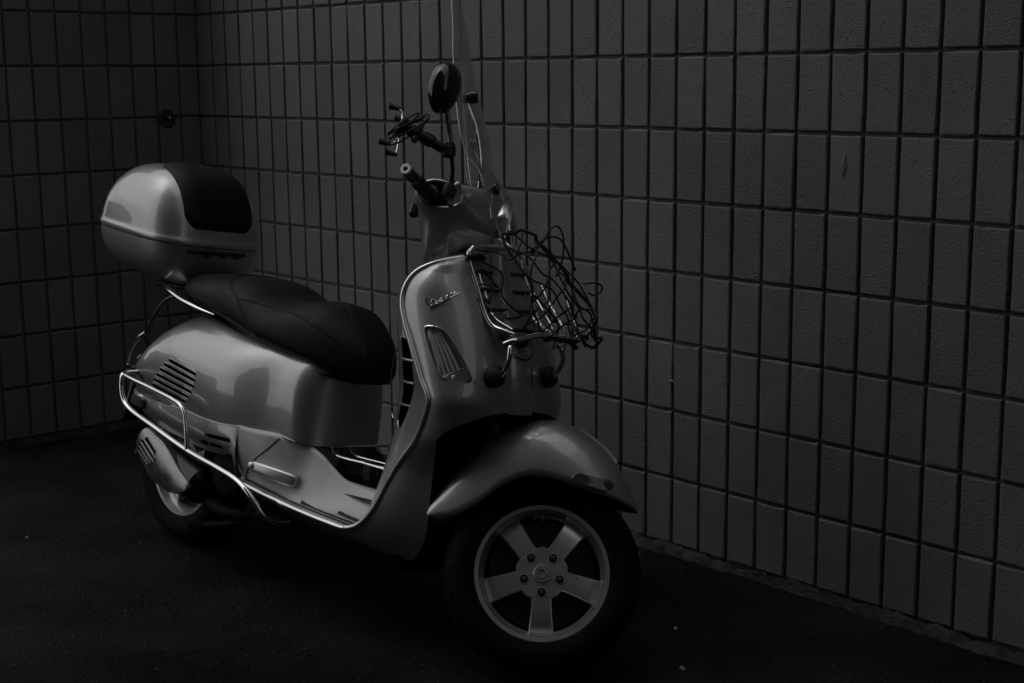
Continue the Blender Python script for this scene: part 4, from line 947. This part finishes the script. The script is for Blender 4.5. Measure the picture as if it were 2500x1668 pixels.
for i, p in enumerate(pp):
    hw = .124 if i < 24 else .124*(1-.25*((i-23)/10)**2); row = []
    hw *= 1-.30*max(0, 1-i/5.5)**2.2
    ed = min(1, i/2.5, (33-i)/2.5)
    tg = pp[min(i+1, 33)]-pp[max(i-1, 0)]; nn = nrm(A(tg[1], -tg[0])); z = p[1]
    for y in np.linspace(-1, 1, 33):
        yy = y*hw; t = .015*(max(0, 1-abs(y)**10))**.5*(max(.0, ed))**.5
        zz_ = min(z, 1.10); ww = max(.15, itp(CZ, CB, zz_)); dropx = itp(CZ, CA, zz_)*(1-superq(min(.97, abs(yy)/ww), 3.3))
        dropz = .06*abs(yy/.14)**3*max(0, nn[1])
        X_ = p[0]-.003+nn[0]*t-dropx*max(0, nn[0])*.8; Z_ = p[1]-.003+nn[1]*t-dropz*.45
        row.append((X_, yy, Z_-.10*(X_+.17)))
    rws.append(row)
b = MB(); b.grid(rws, flip=False); weld(b.build('backrest_pad', 'leather', TC))
b = MB(); zc = .905; b.tube([A(itp(CZ, CC, zc)+itp(CZ, CA, zc)*superq(y/itp(CZ, CB, zc), 3.4)+.006, y, zc-.017) for y in np.linspace(-.112, .085, 20)], .0085, 10, flat=.7); hd = b.build('case_handle', 'steel_dark', TC)
for y in (-.05, .01, .06): MB().box((.0265, y, .877), (.008, .022, .004), bev=.001).build('handle_notch', 'void', hd)
b = MB(); b.box((-.11, 0, .789), (.15, .14, .018), bev=.006); b.build('case_foot', 'void', TC)

# ------------------------------------------------------------------ phone holder clamped on the mirror stem
PH = empty('phone_holder', 'black four-armed phone holder on an arm clamped to the mirror stem', 'phone holder'); PH.matrix_world = SCR@STM
b = MB(); b.lathe((1.000, -.222, 1.138), nrm(A(-.28, -.08, 1)), [(0, .011), (.001, .017), (.014, .0185), (.016, .014), (.018, .0185), (.030, .017), (.031, .011)], 18); b.build('clamp', 'black_plastic', PH)
MB().tube(spline([A(.992, -.226, 1.150), A(.975, -.234, 1.152), A(.955, -.240, 1.158), A(.93, -.243, 1.165), A(.905, -.245, 1.172), A(.885, -.246, 1.176)], 26), [.010]*3+[.0125]*6+[.0165]*6+[.0135]*3+[.0165]*5+[.013]*3, 14).build('arm', 'black_plastic', PH)
MB().tube([A(.918, -.25, 1.160), A(.914, -.255, 1.145)], [.007, .0085], 10).build('arm_knob', 'black_plastic', PH)
MB().lathe((.884, -.246, 1.172), nrm(A(-.95, -.1, .25)), [(0, .014), (.004, .026), (.012, .028), (.016, .024), (.017, .002)], 24).build('cradle_plate', 'black_plastic', PH)
for (dx, dy, dz, ex, ez) in ((-.012, -.012, .030, -.018, .044), (-.012, .030, .030, -.006, .034), (-.012, -.014, -.032, -.018, -.050), (-.012, .026, -.034, -.004, -.058)):
    o_ = A(.876, -.246, 1.172)
    a_ = MB().tube([o_+A(-.002, dy*.4, dz*.5), o_+A(ex*.4, dy, ez*.85), o_+A(ex, dy, ez)], .0024, 6).build('cradle_arm', 'chrome', PH)
    MB().lathe(o_+A(ex+.004, dy, ez), nrm(A(-1, 0, .08)), [(0, .0055), (.010, .0055), (.026, .0085), (.027, .0085), (.027, .001)], 14).build('finger_pad', 'rubber', a_)
CB_ = empty('charging_cable', 'black charging cable coiled in loops round the phone holder', 'cable'); CB_.matrix_world = SCR@STM
for k in range(4):
    c0 = A(.897-.004*k, -.262-.004*k, 1.168+.003*k); a_ = nrm(A(.62, .0, .78)); b_ = nrm(A(.35, -.5, -.3)); L1, L2 = .060-.006*k, .009+.004*(k % 2)
    pts = [c0+a_*L1*math.cos(t)+b_*L2*math.sin(t)+A(.008*math.sin(t+k), 0, -.008*math.sin(t+k)) for t in np.linspace(0, 2*math.pi, 40)]
    MB().tube(pts, .0022, 8).build('cable_loop', 'rubber', CB_)

# ------------------------------------------------------------------ cargo net bundled on the carrier
NT = empty('cargo_net', 'black elastic cargo net bunched on the chrome front carrier', 'net'); NT.matrix_world = SCR
r = np.random.default_rng(11); NU, NV = 11, 10; nodes_ = {}
for i in range(NU):
    for j in range(NV):
        u, v = i/(NU-1), j/(NV-1)
        Y = -.045+.205*u-.03*v*(1-u)+.012*math.sin(6*v+3*u); zb_ = .800-.012*u; zt_ = 1.035-.02*abs(u-.3)-.155*max(0, u-.3)
        z = zb_+(zt_-zb_)*v
        X = 1.30+.10*(1-v)*(.5+.5*u)+.075*math.sin(math.pi*v)*(.35+.65*math.sin(math.pi*min(1, .15+u*.85)))+.02*u
        nodes_[i, j] = A(X, Y, z)+r.normal(0, 1, 3)*A(.006, .006, .006)
def cord(idx, rr=.0024):
    p = [nodes_[k] for k in idx]
    if len(p) < 2: return
    pts = spline(p, 7*len(p)); pts = pts+np.cumsum(r.normal(0, .0002, pts.shape), axis=0)
    MB().tube(pts, rr, 6).build('cord', 'cord', NT)
for s0 in range(-NV+1, NU, 2):
    cord([(s0+k, k) for k in range(NV) if 0 <= s0+k < NU]); cord([(s0+k, NV-1-k) for k in range(NV) if 0 <= s0+k < NU])
for j in (0, NV-1): cord([(i, j) for i in range(NU)], .0038)
for i in (0, NU-1): cord([(i, j) for j in range(NV)], .0034)
def loop(pts, rr=.0023): MB().tube(spline([A(*p) for p in pts], 40), rr, 6).build('cord', 'cord', NT)
loop([(1.33, -.02, .985), (1.345, .0, 1.02), (1.35, .02, 1.055), (1.355, .035, 1.062), (1.36, .05, 1.045), (1.36, .06, .99), (1.35, .055, .94)])
loop([(1.33, -.03, .99), (1.345, .01, 1.03), (1.355, .04, 1.035), (1.36, .06, 1.02), (1.365, .085, .985), (1.37, .10, .96)])
loop([(1.35, .012, 1.035), (1.36, .02, .99), (1.365, .045, .955), (1.37, .065, .945)])
loop([(1.21, -.09, .962), (1.22, -.06, .955), (1.24, -.02, .935), (1.26, -.03, .88), (1.30, .0, .84)])
loop([(1.23, -.095, .905), (1.25, -.06, .90), (1.265, -.075, .85), (1.29, -.05, .82), (1.32, -.02, .80)])
loop([(1.205, -.08, .97), (1.235, -.045, .985), (1.27, -.03, .97), (1.31, -.04, .985), (1.34, -.01, 1.0)])
loop([(1.22, -.07, .94), (1.25, .0, .87), (1.28, -.03, .83), (1.30, .04, .85), (1.33, .06, .88)])
loop([(1.245, -.098, .868), (1.252, -.084, .866), (1.262, -.075, .868), (1.252, -.082, .872), (1.243, -.096, .872)], .0028)
loop([(1.38, .12, .93), (1.40, .15, .935), (1.405, .165, .925), (1.40, .15, .905), (1.39, .13, .91)])
for p, q in (((1.20, -.105, .966), (1.205, -.05, .966)), ((1.395, .02, .795), (1.40, .10, .775)), ((1.34, .02, .80), (1.385, .06, .788)), ((1.31, -.05, .803), (1.345, .01, .80)), ((1.385, .10, .795), (1.40, .135, .80))):
    MB().tube(spline([A(*p), (A(*p)+A(*q))/2+A(.008, 0, .006), A(*q)], 14), .0058, 8).build('net_hook', 'cord', NT)

# ------------------------------------------------------------------ litter and grit on the asphalt
def scrap(name, label, x, y, s, cat='litter'):
    b = MB(); n = 9; rg = np.random.default_rng(int(x*1000)); ring = [(s*(.6+.6*rg.random())*math.cos(2*math.pi*k/n), s*.5*(.6+.6*rg.random())*math.sin(2*math.pi*k/n), .001+.003*rg.random()) for k in range(n)]
    top = [(px_*.5, py_*.5, .004+.004*rg.random()) for px_, py_, _ in ring]
    b.grid([[(a, c, -.001) for a, c, _ in ring], ring, top], closed=True); b.f.append(tuple(range(2*n, 3*n))); o = b.build(name, 'scrap', None, True, 60); o.location = (x, y, 0)
    o.rotation_euler[2] = rg.random()*3; return tag(o, label, cat)
scrap('paper_scrap', 'largest pale paper scrap on the asphalt at lower right', 3.98, -.97, .016)
scrap('pale_chip', 'pale chip on the asphalt just right of the front tyre, nearer the wall', 3.01, -.44, .008)
scrap('pale_chip', 'pale chip on the asphalt right of the front tyre, farther from the wall', 3.19, -.62, .009)
scrap('pale_chip', 'small pale chip on the asphalt left of the rear wheel', 1.13, -1.33, .007)
gt = MB(); rg = np.random.default_rng(5)
for k in range(2000):
    x, y = rg.uniform(.3, 5.0), rg.uniform(-2.6, -.04); s = rg.uniform(.0008, .0024)*(1.6 if rg.random() < .06 else 1)
    h = s*rg.uniform(.5, 1.0); a = rg.uniform(0, 6.28); c, sn = math.cos(a)*s, math.sin(a)*s
    gt.add([(x+c, y+sn, -.0003), (x-sn, y+c, -.0003), (x-c, y-sn, -.0003), (x+sn, y-c, -.0003), (x, y, h)], [(0, 1, 4), (1, 2, 4), (2, 3, 4), (3, 0, 4)])
go = gt.build('grit', 'grit', None, False); go['kind'] = 'stuff'; go['label'] = 'fine pale grit scattered over the asphalt'; go['category'] = 'grit'
